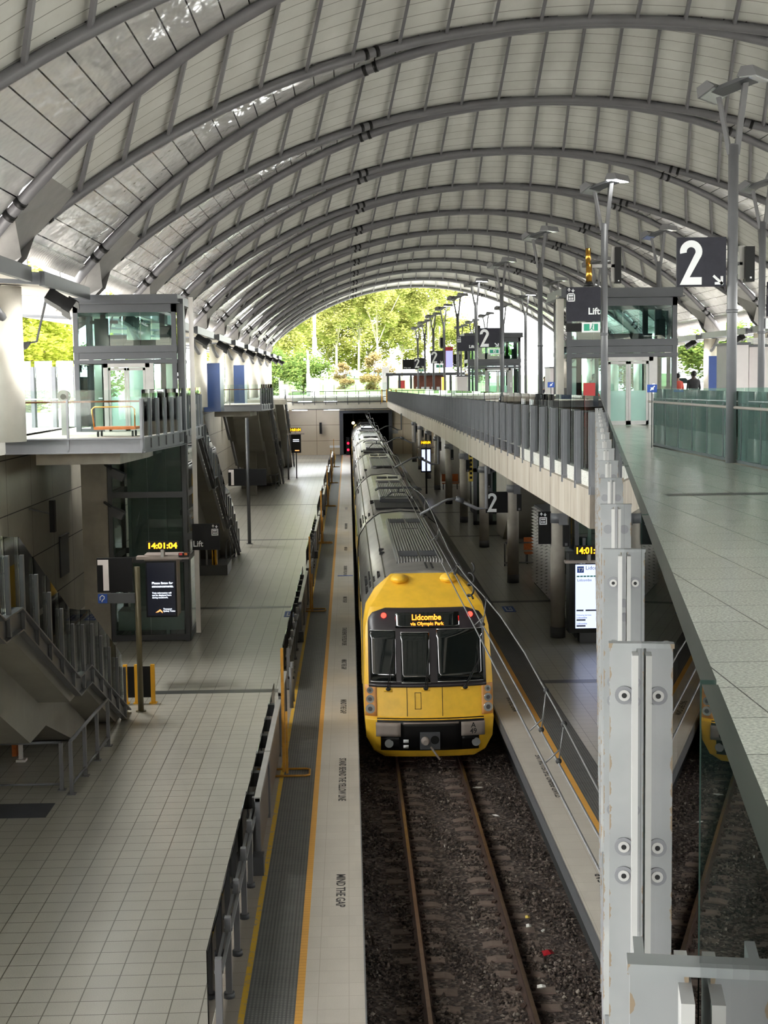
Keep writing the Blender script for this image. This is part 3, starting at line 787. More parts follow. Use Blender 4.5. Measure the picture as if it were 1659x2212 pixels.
lift('left', 'tall glass lift tower with dark steel frame on the left platform', -8.3, -5.2, 44.0, -7.4, -5.0, -7.42, -6.02, True)
lift('right', 'glass lift with steel doors on the upper concourse at right', 6.62, 9.95, 43.4, 6.85, 9.5, 7.72, 9.22, False)
lift('far', 'smaller distant glass lift on the concourse behind the hanging 2 sign', 7.0, 10.1, 84.0, 7.3, 9.8, 8.0, 9.5, False)
# concrete-lined side column of the right lift
m = MB(); m.box(6.35, 6.55, 43.6, 43.9, CZ, 10.45); one('lift_side_post', m, 'concrete_light', 'slim pale post at the left edge of the right lift', 'post')
# trolley parked on the landing
t = thing('platform_trolley', 'orange platform trolley parked on the landing before the left lift', 'trolley', (-6.3, 40.2, CZ))
mb = MB(); mb.box(-7.0, -5.85, 39.6, 40.4, CZ+.2, CZ+.27); mb.build('deck', 'orange_wood', t)
mb = MB(); mb.tube([(-7.0, 39.7, CZ+.25), (-7.05, 39.7, CZ+.75), (-6.98, 39.7, CZ+.82), (-5.95, 39.7, CZ+.82), (-5.88, 39.7, CZ+.75), (-5.88, 39.7, CZ+.25)], .02, 8); mb.build('handle', 'brass', t)
for x in (-6.9, -5.95):
    for y in (39.7, 40.3):
        mb = MB(); mb.tube([(x-.02, y, CZ+.08), (x+.02, y, CZ+.08)], .08, 12); mb.build('wheel', 'rubber', t)
# blue hoardings behind the far landing
for i, (a, b, y) in enumerate(((-8.65, -7.75, 86.5), (-7.8, -7.15, 98.5))):
    t = thing('hoarding', 'tall blue hoarding panel by the left columns, %s one' % ('nearer' if i == 0 else 'farther'), 'hoarding', ((a+b)/2, y, CZ), 'blue hoardings on the left walkway')
    mb = MB(); mb.box(a, b, y, y+.1, CZ-.3, CZ+2.6); mb.build('front_panel', 'blue_panel', t)
    mb = MB(); mb.box(b, b+.08, y, y+2.5, CZ-.3, CZ+2.6); mb.build('side_panel', 'blue_panel', t)
# shopfront glazing on the left walkway
t = thing('glazed_screen', 'dark framed glazed wall left of the near landing', 'glazed wall', (-9.6, 38, CZ))
mb = MB()
for i in range(9): y = 34.6+i*.62; mb.box(-9.75, -9.6, y-.04, y+.04, CZ, 8.75)
mb.box(-9.8, -9.55, 34, 40, 8.7, 9.05); mb.build('frame', 'steel_dark', t)
for i in range(8):
    y = 34.6+i*.62; g = MB(); g.box(-9.69, -9.67, y+.05, y+.57, CZ, 8.7); g.build('glass_panel', 'glass_clear', t)
t = thing('fin_screen', 'glass screen with dark upright fins behind the left landing', 'screen', (-10, 47, CZ))
for i in range(5):
    x = -11.4+i*.72; mb = MB(); mb.box(x-.06, x+.06, 49.0, 49.35, CZ, 8.55); mb.build('fin', 'steel_dark', t)
    g = MB(); g.box(x+.07, x+.65, 49.16, 49.18, CZ, 8.75); g.build('glass_panel', 'glass_clear', t)
mb = MB(); mb.tube([(-11.6, 48.9, 7.45), (-8.1, 48.9, 7.45)], .03, 8); mb.build('rail', 'stainless', t)
# fare gates (steel bollards with round heads) on the left walkway
for i, (x, y) in enumerate(((-9.15, 40.2), (-8.15, 41.5))):
    t = thing('card_reader', 'steel ticket card reader post with round head, %s on the left landing' % ('leftmost' if i == 0 else 'rightmost'), 'card reader', (x, y, CZ))
    mb = MB(); mb.box(x-.08, x+.08, y-.1, y+.1, CZ, CZ+1.0); mb.build('pedestal', 'stainless', t)
    mb = MB(); mb.tube([(x, y-.14, CZ+1.12), (x, y+.1, CZ+1.12)], .17, 18); h = mb.build('reader_head', 'stainless', t)
    mb = MB(); mb.disc((x, y-.142, CZ+1.1), (0, -1, 0), .08, .01, 16); mb.build('reader_face', 'black', h)
# loudspeakers, box fittings on the left wall
def speaker(x, y, z, lab, h=.75, grp=None, yaw=0):
    t = thing('loudspeaker', lab, 'loudspeaker', (x, y, z), grp)
    mb = MB(); mb.box(x-.07, x+.07, y-.1, y+.1, z, z+h); mb.build('cabinet', 'black', t)
    mb = MB(); mb.box(x+.07, x+.25, y-.02, y+.02, z+h*.7, z+h*.74); mb.box(x+.07, x+.25, y-.02, y+.02, z+h*.2, z+h*.24); mb.build('bracket', 'steel_grey', t); return t
t = thing('loudspeaker', 'slim dark loudspeaker on the left concrete wall', 'loudspeaker', (-8.9, 43, 4.0))
mb = MB(); mb.box(-8.98, -8.83, 42.9, 43.15, 3.55, 4.5); mb.build('cabinet', 'black', t)
mb = MB(); mb.bar((-9.6, 43.05, 4.25), (-8.98, 43.05, 4.1), .05); mb.build('bracket', 'steel_grey', t)
t = thing('wall_speaker', 'small dark speaker high on the pale end wall', 'loudspeaker', (-3.05, 154.8, 2.6))
mb = MB(); mb.box(-3.15, -2.9, 154.3, 154.9, 2.3, 3.5); mb.build('cabinet', 'black', t)
t = thing('platform_number_plate', 'small white lettered plate on the pale end wall', 'sign', (-1.6, 154.9, 1))
mb = MB(); mb.box(-2.1, -1.0, 154.9, 155, .75, 1.0); mb.build('plate', 'sign_white', t)
for i in range(2):
    x, y, z = ((-7.05, 43.5, 5.5), (-6.8, 43.6, 3.95))[i] if 0 else ((-7.2, 43.4, 5.35), (-7.25, 43.4, 4.2))[i]
    t = thing('floodlight', 'dark grey floodlight on the concrete pier of the left lift, %s' % ('upper' if i == 0 else 'lower'), 'floodlight', (x, y, z))
    M = Matrix.Translation((x+.1, y-.2, z-.05)) @ Matrix.Rotation(.45, 4, 'Y')
    mb = MB(); mb.box(-.05, .38, -.2, .2, -.12, .12, M); mb.build('housing', 'steel_dark', t)
    mb = MB(); mb.bar((x-.25, y+.5, z+.15), (x+.1, y-.1, z+.02), .06); mb.build('bracket', 'steel_dark', t)
m = MB(); m.box(-9.6, -9.55, 47.2, 48.6, 1.6, 2.9); m.box(-9.6, -9.52, 47.2, 48.6, 2.9, 2.96)
one('notice_case', m, 'steel_dark', 'empty dark framed notice case on the left concrete wall', 'notice case')
t = thing('wall_box', 'slim dark control box on the left wall beside the pier', 'box', (-9.5, 43.3, 1.4))
mb = MB(); mb.box(-9.6, -9.45, 43.1, 43.6, 1.3, 2.1); mb.build('box_body', 'steel_dark', t)
t = thing('exit_sign', 'small exit light box on the dark beam above the glazed wall, far left', 'sign', (-9.4, 37.4, 8.8))
mb = MB(); mb.box(-9.5, -9.1, 37.3, 37.4, 8.8, 9.15); mb.build('light_box', 'sign_white', t)
mb = MB(); mb.box(-9.45, -9.15, 37.28, 37.3, 8.85, 9.1); mb.build('green_face', 'green_sign', t)
t = thing('poster_strip', 'tall yellow strip on the left wall behind the near stair glass', 'poster', (-9.55, 28, 2))
mb = MB(); mb.box(-9.6, -9.57, 40.2, 40.9, .9, 2.6); mb.build('panel', 'litter_yellow', t)
# ================================================================== pipe barriers and platform furniture, left
def barrier(lab, pts, h, posts, r=.03, mid=None):
    t = thing('pipe_barrier', lab, 'barrier', pts[0]+(0,))
    mb = MB()
    mb.tube([(x, y, h) for x, y in pts], r, 8)
    if mid: mb.tube([(x, y, mid) for x, y in pts], r*.8, 8)
    mb.build('rail', 'steel_grey', t)
    for x, y in posts:
        mb = MB(); mb.box(x-.035, x+.035, y-.035, y+.035, 0, h); mb.box(x-.08, x+.08, y-.08, y+.08, 0, .015); mb.build('post', 'steel_grey', t)
barrier('grey pipe barrier standing beside the near staircase, running along the platform', [(-5.5, 27.5), (-5.4, 31.2)], 1.05, [(-5.5, 27.5), (-5.47, 28.8), (-5.43, 30.0), (-5.4, 31.2)], .035, .18)
barrier('low pipe rail closing off the space under the near staircase', [(-8.6, 27.8), (-5.75, 27.8)], .95, [(-7.3, 27.8), (-5.75, 27.8)], .03, .12)
barrier('short pipe rail before the second staircase', [(-5.45, 62.5), (-5.3, 65.2)], 1.0, [(-5.45, 62.5), (-5.37, 63.8), (-5.3, 65.2)], .035, .15)
barrier('pipe rail below the third staircase', [(-7.3, 107), (-5.5, 107), (-5.4, 109.5)], 1.0, [(-7.3, 107), (-5.5, 107), (-5.4, 109.5)], .035, .4)
# low wall of fins with timber back (bench box) below the second stair
t = thing('fin_planter', 'low concrete box topped with white upright fins at the foot of the second stair', 'planter', (-6.4, 59.5, 0))
mb = MB(); mb.box(-7.6, -5.1, 59.0, 61.2, 0, .42); mb.build('base', 'steel_grey', t)
for i in range(7): mb = MB(); mb.box(-7.5+i*.3, -7.44+i*.3, 59.2, 59.3, .42, 1.25); mb.build('fin', 'steel_light', t)
mb = MB(); mb.box(-5.75, -5.55, 59.2, 59.5, .42, 1.3); mb.build('yellow_fin', 'yellow_barrier', t)
m = MB(); m.box(-7.25, -7.15, 30.05, 30.3, .1, 1.25); one('fire_cabinet', m, 'orange_wood', 'narrow orange cabinet edge in the dark under the near stair', 'cabinet')
m = MB(); m.box(-7.1, -7.02, 30.0, 30.08, 0, 1.3); m.box(-7.15, -6.95, 29.95, 30.15, 0, .05); one('white_pole', m, 'white_paint', 'white bollard pole beside the orange cabinet under the near stair', 'pole')
# sign post of platform 1
def symbol_lift(t, x, y, z, s, parent):
    """lift pictogram: cabin with three people and two arrows, in white"""
    w = .22*s; mb = MB(); th = .004
    def rect(a, b, c, d): mb.box(x+a*s, x+b*s, y-th, y, z+c*s, z+d*s)
    rect(0, .24, 0, .03); rect(0, .24, .21, .24); rect(0, .03, 0, .24); rect(.21, .24, 0, .24)
    rect(.05, .19, .15, .19)
    for k in range(3): rect(.055+k*.05, .085+k*.05, .05, .12)
    def arrow(cx, up):
        a, b = (.29, .37) if up else (.37, .29); m_ = 1 if up else -1
        rect(cx-.012, cx+.012, min(a, b), max(a, b))
        tip = b
        mb.prism([(x+(cx-.05)*s, z+(tip-.04*m_)*s), (x+(cx+.05)*s, z+(tip-.04*m_)*s), (x+cx*s, z+(tip+.03*m_)*s)], 'y', y-th, y)
    arrow(.06, True); arrow(.18, False)
    mb.build('lift_symbol', 'sign_white', parent)
def sign_post(x, y, h, lab, r=.055, mat='steel_grey'):
    t = thing('sign_post', lab, 'post', (x, y, 0)); mb = MB(); mb.cyl(x, y, 0, h, r, 16); mb.build('pole', mat, t)
    mb = MB(); mb.cyl(x, y, 0, .02, r*1.8, 16); mb.build('base_plate', mat, t); return t
def plate(name, lab, cat, x0, x1, y, z0, z1, mat='black_sign', th=.06, group=None):
    t = thing(name, lab, cat, (x1, y, z0), group); mb = MB(); mb.box(x0, x1, y, y+th, z0, z1); p = mb.build('sign_panel', mat, t); return t, p
plain('post_bronze', (92, 86, 66), .4, .3, .08)
sign_post(-5.16, 34.5, 3.55, 'bronze coloured post carrying the platform 1 sign, beside the near stair', .07, 'post_bronze')
t, p = plate('platform_sign', 'black sign with large white 1, nearest on platform one', 'sign', -6.15, -5.30, 34.42, 2.75, 3.58); t.location = (-5.26, 34.42, 2.95)
# numeral 1 as a bold block figure
def numeral_one(x, z, w_, h, y, par):
    mb = MB(); mb.prism([(x, z+h), (x, z+h*.83), (x+w_*.48, z+h*.83), (x+w_*.48, z), (x+w_, z), (x+w_, z+h)], 'y', y-.006, y); mb.build('numeral', 'digit_white', par)
numeral_one(-6.13, 2.79, .26, .75, 34.42, p)
t, p = plate('hearing_loop_sign', 'blue ear symbol sign on a grey box under the nearest 1 sign', 'sign', -6.15, -5.27, 34.42, 2.45, 2.68, 'steel_dark', .12); t.location = (-5.22, 34.42, 2.68)
mb = MB(); mb.box(-6.15, -5.93, 34.40, 34.42, 2.46, 2.68); q = mb.build('blue_face', 'blue_sign', t)
mb = MB(); mb.tube([(-6.10, 34.397, 2.53), (-6.10, 34.397, 2.61), (-6.05, 34.397, 2.65), (-6.0, 34.397, 2.62), (-6.0, 34.397, 2.57), (-6.05, 34.397, 2.53), (-6.06, 34.397, 2.49)], .012, 6); mb.build('ear_symbol', 'sign_white', q)
# information screen and clock
t = thing('information_screen', 'dark portrait screen with white announcement text beside the near 1 sign', 'screen', (-5.3, 37.6, 1))
mb = MB(); mb.box(-5.66, -4.84, 37.1, 37.7, 1.75, 3.25); mb.box(-5.7, -4.74, 37.15, 37.75, 3.2, 3.35); mb.build('housing', 'train_bumper', t)
mb = MB(); mb.box(-5.66, -4.86, 37.07, 37.11, 1.73, 3.2); mb.build('bezel', 'black', t)
mb = MB(); mb.box(-5.62, -4.90, 37.05, 37.07, 1.77, 3.16); sc = mb.build('display', 'screen_dark', t)
text('display_text', 'Please listen for\nannouncements.', .085, (-5.5, 37.045, 2.6), 'screen_text', sc, 1., bold=.002)
text('display_text', 'Train information will\nnot be displayed here\nduring trackwork.', .06, (-5.5, 37.045, 2.35), 'screen_text', sc, .95, bold=.001)
text('display_text', 'Transport\nSydney Trains', .055, (-5.22, 37.045, 1.93), 'screen_text', sc, 1., bold=.001)
mb = MB(); mb.prism([(-5.42, 1.86), (-5.30, 1.94), (-5.24, 1.88), (-5.24, 1.84), (-5.30, 1.89), (-5.36, 1.86)], 'y', 37.04, 37.05); mb.build('logo_mark', 'screen_orange', sc)
mb = MB(); mb.bar((-5.28, 37.6, 2.4), (-5.95, 43.98, 1.9), .06); mb.build('mount_arm', 'steel_dark', t); t.location = (-4.97, 37.6, 1.16)
def clock(x0, x1, y, z0, z1, s, lab, extra=True):
    t = thing('led_clock', lab, 'clock', ((x0+x1)/2, y, z0))
    mb = MB(); mb.box(x0-.03, x1+.03, y, y+.12, z0-.03, z1+.03); c = mb.build('case', 'black', t)
    text('time_digits', s, (z1-z0)*1.28, ((x0+x1)/2, y-.006, z0+.01), 'led_amber', c, 1, bold=.006, align='CENTER', fit=(x1-x0)*.97)
    mb = MB(); mb.box((x0+x1)/2-.04, (x0+x1)/2+.04, y-.03, y+.03, z0-.22, z0-.02); mb.build('sensor', 'steel_light', t)
    mb = MB(); mb.box(x0-.3, x1+.3, y+.0, y+.3, z0-.28, z0-.2); mb.box((x0+x1)/2-.05, (x0+x1)/2+.05, y+.1, y+.16, z0-.3, z0); mb.build('shelf_bracket', 'train_bumper', t)
    return t
clock(-5.62, -4.86, 37.0, 3.66, 3.82, '14:01:04', 'amber LED clock above the dark information screen on platform one').location = (-4.87, 37, 3.69)
t = thing('signal_box', 'small box with red and orange lights beside the platform one clock', 'signal light', (-4.7, 37, 3.5))
mb = MB(); mb.box(-4.82, -4.55, 36.95, 37.1, 3.42, 3.52); q = mb.build('box_body', 'black', t)
mb = MB(); mb.box(-4.8, -4.72, 36.93, 36.95, 3.47, 3.53); mb.build('red_lamp', 'red_box', q)
mb = MB(); mb.box(-4.67, -4.59, 36.93, 36.95, 3.47, 3.53); mb.build('orange_lamp', 'orange_wood', q); t.location = (-4.33, 37, 3.55)
# yellow and black folding gate by the post
t = thing('folding_barrier', 'yellow folding barrier with black screen at the foot of the near stair', 'barrier', (-5.4, 35.4, 0))
for x in (-5.66, -5.38, -4.98):
    mb = MB(); mb.box(x-.05, x+.05, 35.35, 35.45, 0, .98); mb.box(x-.09, x+.09, 35.3, 35.5, 0, .02); mb.build('post', 'yellow_barrier', t)
mb = MB(); mb.box(-5.6, -5.43, 35.38, 35.42, .15, .93); mb.box(-5.33, -5.03, 35.38, 35.42, .15, .93); mb.build('screen', 'black', t)
# more signs down platform one
sign_post(-4.98, 70.5, 6.2, 'tall thin dark post on platform one carrying a second 1 sign', .085, 'steel_dark')
t, p = plate('platform_sign', 'second black 1 sign farther down platform one', 'sign', -5.95, -5.08, 70.4, 2.88, 3.72)
numeral_one(-5.93, 2.92, .26, .76, 70.4, p)
t, p = plate('blank_sign', 'plain black sign to the right of the tall post on platform one', 'sign', -4.92, -4.08, 70.4, 2.88, 3.70)
t, p = plate('lift_sign', 'black Lift sign in front of the second stair on platform one', 'sign', -4.81, -3.97, 43.5, 2.88, 3.68)
text('lift_word', 'Lift', .25, (-4.79, 43.494, 2.99), 'sign_white', p, .95, bold=.004)
symbol_lift(None, -4.22, 43.5, 3.32, .85, p)
t = thing('sign_bracket', 'thin arm holding the black Lift sign to the lift tower', 'bracket', (-4.9, 43.7, 3.3)); mb = MB(); mb.box(-4.95, -4.8, 43.53, 44.1, 3.2, 3.4); mb.build('arm', 'steel_dark', t)
sign_post(-4.95, 116.5, 3.6, 'distant dark post next to the far information screen on platform one', .07, 'steel_dark')
t, p = plate('blank_sign', 'small dark sign left of the distant information screen', 'sign', -6.2, -5.2, 110, 2.4, 3.4)
t = thing('information_screen', 'small distant dark information screen on platform one', 'screen', (-4.2, 118, 1))
mb = MB(); mb.box(-4.75, -3.95, 118, 118.3, 1.7, 3.2); q = mb.build('housing', 'black', t)
for z in (2.75, 2.62): mb = MB(); mb.box(-4.6, -4.1, 117.98, 118, z, z+.05); mb.build('text_line', 'screen_text', q)
mb = MB(); mb.box(-4.45, -4.1, 117.98, 118, 1.85, 1.93); mb.build('logo_mark', 'screen_orange', q)
mb = MB(); mb.box(-4.4, -4.3, 118.05, 118.2, -.4, 1.7); mb.build('stand', 'steel_dark', t); t.location.z += .4
clock(-4.8, -3.95, 117.6, 3.72, 3.95, '14:01:04', 'small distant amber LED clock over the far screen on platform one').location.z += .18
# ================================================================== platform edge screens of platform one
period = 20.8
labn = ['nearest', 'second', 'third', 'fourth', 'fifth', 'sixth', 'seventh']
for k in range(6):
    o = period*k
    t = thing('platform_fence', 'grey post and glass fence beside the platform one edge, %s run from the camera' % labn[k], 'fence', (-1.65, 18+o, 0), 'grey fences between the boarding gates')
    ps = [16.7+o, 18.04+o, 19.42+o, 20.79+o, 22.12+o, 23.4+o] if k == 0 else [15.9+o+i*1.35 for i in range(6)]
    for i, y in enumerate(ps):
        mb = MB(); mb.box(-1.70, -1.62, y-.05, y+.05, .05, 1.08); mb.build('post', 'steel_grey', t)
        mb = MB(); mb.cyl(-1.66, y, 0, .07, .075, 12, .07); mb.build('foot', 'steel_dark', t)
    for a, b in zip(ps[:-1], ps[1:]):
        mb = MB()
        for dx in (0, .07): mb.box(-1.72+dx, -1.68+dx, a+.06, b-.06, .86, .90)
        mb.build('rail', 'steel_grey', t)
        g = MB(); g.box(-1.80, -1.785, a-.02, b-.02, .12, 1.18); g.build('glass_panel', 'glass_dark', t)
    g0, g1 = 22.9+o, 33.3+o
    t = thing('boarding_gate', 'steel framed mesh gate screen with thick sloping rails, %s from the camera' % labn[k], 'gate', (-1.5, g0, 0), 'boarding gate screens on platform one')
    for a, b in ((g0, g0+2.9), (g0+2.95, g0+7.2), (g0+7.9, g0+10.2)):
        mb = MB(); mb.box(-1.63, -1.53, a, b, 1.14, 1.22); mb.build('top_rail', 'steel_light', t)
        mb = MB(); mb.box(-1.60, -1.57, a+.05, b-.05, .1, 1.12); mb.build('mesh_screen', 'gate_mesh', t)
        for y in (a, b-.08): mb = MB(); mb.box(-1.62, -1.54, y, y+.08, 0, 1.2); mb.build('post', 'steel_grey', t)
    mb = MB(); mb.box(-1.66, -1.48, g0-.28, g0-.02, .0, .32); mb.build('motor_box', 'steel_dark', t)
    for i in range(6):
        mb = MB(); y = g0+1.0+i*1.35; mb.box(-1.84, -1.70, y-.09, y+.09, .75, 1.0); mb.build('bracket', 'steel_dark', t)
    g = MB(); g.box(-1.80, -1.785, g0+.5, g1-1, .1, 1.1); g.build('glass_panel', 'glass_dark', t)
    y = 28.6+o
    t = thing('measuring_pole', 'tall yellow pole with a U shaped foot beside the yellow line, %s from the camera' % labn[k], 'pole', (-1.36, y, 0), 'tall yellow poles along platform one')
    mb = MB(); mb.box(-1.45, -1.39, y, y+.05, .05, 2.6); mb.box(-1.38, -1.33, y, y+.05, .02, 1.3); mb.build('pole', 'yellow_pole', t)
    mb = MB(); mb.tube([(-1.75, y-.2, .03), (-.98, y-.2, .03), (-.9, y-.14, .03), (-.9, y+.26, .03), (-.98, y+.32, .03), (-1.75, y+.32, .03)], .022, 8); mb.build('foot_frame', 'yellow_pole', t)
    for j, yy in enumerate((34.6+o, 35.3+o)):
        t = thing('gate_bollard', 'short steel bollard with black cap after the %s gate, %s of a pair' % (labn[k], 'first' if j == 0 else 'second'), 'bollard', (-1.45, yy, 0), 'pairs of bollards after the gates')
        mb = MB(); mb.cyl(-1.5, yy, 0, 1.0, .05, 12); mb.build('tube', 'steel_grey', t)
        mb = MB(); mb.box(-1.58, -1.42, yy-.03, yy+.03, .72, .78); mb.build('cap', 'black', t)
# floor writing
def floor_text(body, x, y0, length, size, lab, flip=1):
    """reads down the platform, tops of the letters toward the track side"""
    n = len(body)
    cu = text('edge_lettering', body, size, (x, y0, .002), 'lettering', None, 1., (0, 0, -pi/2 if flip > 0 else pi/2), bold=.004, ext=.0008)
    me = cu.data; L = max(v.co.y for v in me.vertices)-min(v.co.y for v in me.vertices); ymx = max(v.co.y for v in me.vertices)
    for v in me.vertices: v.co.y = ymx-(ymx-v.co.y)*length/L
    tag(cu, lab, 'lettering'); return cu
plain('lettering', (52, 50, 50), .6)
warn = [('MIND THE GAP', 22.62, 1.45), ('STAND BEHIND THE YELLOW LINE', 29.8, 3.1), ('MIND THE GAP', 35.4, 1.5), ('STAND BEHIND THE YELLOW LINE', 45.9, 3.1), ('MIND THE GAP', 40.6, 1.4), ('MIND THE GAP', 52.6, 1.4), ('STAND BEHIND THE YELLOW LINE', 61.5, 3.1), ('MIND THE GAP', 68.5, 1.4), ('STAND BEHIND THE YELLOW LINE', 80, 3.1), ('MIND THE GAP', 90, 1.4)]
for i, (b, y, L) in enumerate(warn):
    floor_text(b, -.30, y, L, .20, 'black %s lettering, left platform edge, %s from the camera' % (b, ordinal(i)))
for i, (b, y, L) in enumerate([('MIND THE GAP', 21.0, 1.5), ('STAND BEHIND THE YELLOW LINE', 26.6, 3.1), ('MIND THE GAP', 33.9, 1.5)]):
    floor_text(b, 3.98, y, L, .20, 'black %s lettering, right platform edge, %s from the camera' % (b, ordinal(i)), -1)
def blue_mat(x, y, lab, w_=.4):
    t = thing('priority_floor_sign', lab, 'floor sign', (x, y, 0))
    mb = MB(); mb.box(x-w_/2, x+w_/2, y-.6, y+.6, .001, .006); p = mb.build('blue_patch', 'blue_sign', t)
    mb = MB(); mb.box(x-w_*.3, x-w_*.2, y-.35, y+.4, .006, .008); mb.box(x+w_*.05, x+w_*.12, y-.1, y+.4, .006, .008); mb.box(x-w_*.3, x+w_*.25, y-.4, y-.28, .006, .008); mb.box(x+w_*.2, x+w_*.27, y-.35, y+.4, .006, .008); mb.build('symbol', 'sign_white', p)
blue_mat(5.45, 49.1, 'blue wheelchair symbol patch on the right platform floor by the train'); blue_mat(-2.1, 48.8, 'blue symbol patch on the left platform floor beside the fence')
m = MB(); m.box(-.55, .08, 58.2, 58.45, .001, .005); one('blue_edge_mark', m, 'blue_sign', 'thin blue mark across the left platform edge', 'floor mark')
# ================================================================== track
for nm, x in (('left', 1.023), ('right', 2.52)):
    t = thing('rail', 'steel running rail, %s one of the track' % nm, 'rail', (x, 20, -1.15), 'running rails')
    mb = MB(); mb.prism([(x-.075, -1.16), (x+.075, -1.16), (x+.07, -1.14), (x+.02, -1.12), (x+.015, -1.04), (x+.033, -1.03), (x+.033, -1.004), (x-.033, -1.004), (x-.033, -1.03), (x-.015, -1.04), (x-.02, -1.12), (x-.07, -1.14)], 'y', -4, 198); mb.build('web', 'rail_side', t)
    mb = MB(); mb.box(x-.03, x+.03, -4, 198, -1.005, -.999); mb.build('running_surface', 'rail_top', t)
sl = None
for i in range(25):
    y = 19.5+.6*i
    lab = 'concrete sleeper under the rails, %d%s from the bottom of the picture' % (i+1, {1: 'st', 2: 'nd', 3: 'rd'}.get(i+1 if i < 20 else (i+1) % 10, 'th'))
    if sl is None:
        sl = thing('railway_sleeper', lab, 'sleeper', (1.77, y, -1.2), 'concrete sleepers under the track')
        mb = MB(); hw_ = .11
        prof_ = [(.57, -1.25), (.57, -1.175), (1.35, -1.158), (1.55, -1.20), (2.0, -1.20), (2.2, -1.158), (2.97, -1.175), (2.97, -1.25)]
        mb.prism(prof_, 'y', y-hw_, y+hw_); mb.build('block', 'sleeper', sl)
        for x in (1.023, 2.52):
            for d in (-.11, .11):
                mb = MB(); mb.tube([(x+d, y-.05, -1.15), (x+d*.75, y-.05, -1.115), (x+d*.6, y, -1.125), (x+d*.75, y+.05, -1.115), (x+d*1.15, y+.05, -1.14)], .014, 6)
                mb.box(x+d*1.1-.03, x+d*1.1+.03, y-.03, y+.03, -1.16, -1.125); mb.build('rail_clip', 'rail_side', sl)
    else: clone(sl, (1.77, y, -1.2), lab)
mb = MB(); rnd = random.Random(3)
for i in range(15000):
    x = rnd.uniform(-.08, 3.66); y = 19.3+15*rnd.random()**1.25
    mound = .05*max(0, (abs(x-1.77)-1.25)) + .03*sin(x*5+y*2)
    r = rnd.uniform(.018, .045)*(1+.35*(rnd.random() < .08)); z = -1.19+mound+rnd.uniform(-.01, .012)
    if ((y-19.5+.3) % .6) < 0: continue
    q = Matrix.Rotation(rnd.random()*6, 3, (rnd.random(), rnd.random(), rnd.random()+.1))
    n = len(mb.v); a = [Vector((rnd.uniform(.7, 1.3), 0, 0)), Vector((-rnd.uniform(.7, 1.3), 0, 0)), Vector((0, rnd.uniform(.5, 1.1), 0)), Vector((0, -rnd.uniform(.5, 1.1), 0)), Vector((0, 0, rnd.uniform(.5, .9))), Vector((0, 0, -.7))]
    for p in a: p = q @ (p*r); mb.v.append((x+p.x, y+p.y, z+p.z))
    for f in ((0, 2, 4), (2, 1, 4), (1, 3, 4), (3, 0, 4), (2, 0, 5), (1, 2, 5), (3, 1, 5), (0, 3, 5)): mb.face([n+k for k in f])
o = one('ballast_stones', mb, 'stone', 'brown grey crushed stone ballast lying between and beside the rails', 'ballast', None, 'stuff')
# litter
def litter(x, y, sx, sy, sz, mat, lab, name='litter', r=0):
    mb = MB(); M = Matrix.Translation((x, y, -1.13)) @ Matrix.Rotation(r, 4, 'Z')
    base = len(mb.v)
    for i, (a, b, c) in enumerate(((-1, -.7, 0), (.2, -1, .4), (1, -.4, .1), (.9, .6, .5), (-.1, 1, .2), (-.9, .5, .6))): mb.v.append(tuple(M @ Vector((a*sx, b*sy, c*sz))))
    mb.v.append(tuple(M @ Vector((0, 0, sz)))); mb.v.append(tuple(M @ Vector((0, 0, -.02))))
    for i in range(6): mb.face((base+i, base+(i+1) % 6, base+6)); mb.face((base+(i+1) % 6, base+i, base+7))
    one(name, mb, mat, lab, 'litter')
litter(3.03, 21.95, .10, .09, .07, 'litter_red', 'crumpled dark red packet on the ballast near the right platform', 'crushed_packet', .3)
litter(2.76, 20.7, .07, .04, .05, 'litter_white', 'white crumpled paper on the ballast below the red packet', 'paper_scrap')
litter(2.87, 23.1, .045, .05, .05, 'litter_white', 'small white scrap above the red packet', 'paper_scrap')
litter(2.9, 23.5, .04, .05, .04, 'litter_yellow', 'small pale yellow scrap on the ballast right of the rails', 'paper_scrap')
litter(3.08, 22.9, .06, .03, .03, 'litter_white', 'pale torn scrap close to the right platform edge', 'paper_scrap', 1)
litter(2.95, 29.2, .1, .03, .03, 'litter_white', 'long white wrapper beside the right platform wall', 'wrapper', 2.5)
litter(2.75, 31.3, .11, .012, .02, 'litter_white', 'thin white stick lying across the ballast near the train', 'stick')
litter(1.75, 27.3, .012, .07, .03, 'litter_white', 'tiny white scrap standing between the rails', 'paper_scrap')
# ================================================================== overhead wires
for i, x in enumerate((1.77, 1.90)):
    mb = MB(); mb.tube([(x, y, 4.40) for y in (6, 40, 80, 120, 160)], .012, 6)
    one('contact_wire', mb, 'wire', 'thin overhead contact wire along the track, %s of the pair' % ('left' if i == 0 else 'right'), 'wire', 'overhead contact wires')
mb = MB(); mb.tube([(1.95, 6+i*2.5, 4.72+.16*cos((6+i*2.5-37)/20*2*pi)) for i in range(60)], .011, 6)
one('messenger_wire', mb, 'wire', 'sagging catenary wire above the contact wires', 'wire')
for i in range(9):
    y = (13.0, 14.2, 20.5, 26, 31.5, 37, 44, 51, 58)[i]; zt = 4.72+.16*cos((y-37)/20*2*pi)
    t = thing('dropper', 'short hanger joining catenary and contact wire, %s from the bottom' % ordinal(i), 'wire hanger', (1.85, y, 4.4), 'wire hangers')
    mb = MB(); mb.tube([(1.95, y, zt), (1.9, y, 4.41)], .008, 6); mb.tube([(1.93, y, 4.55), (1.78, y, 4.41)], .008, 6); mb.build('hanger_wire', 'wire', t)
    mb = MB(); mb.ball((1.9, y, 4.42), .03, 8, 6); mb.ball((1.95, y, zt), .03, 8, 6); mb.build('clamp', 'rubber', t)
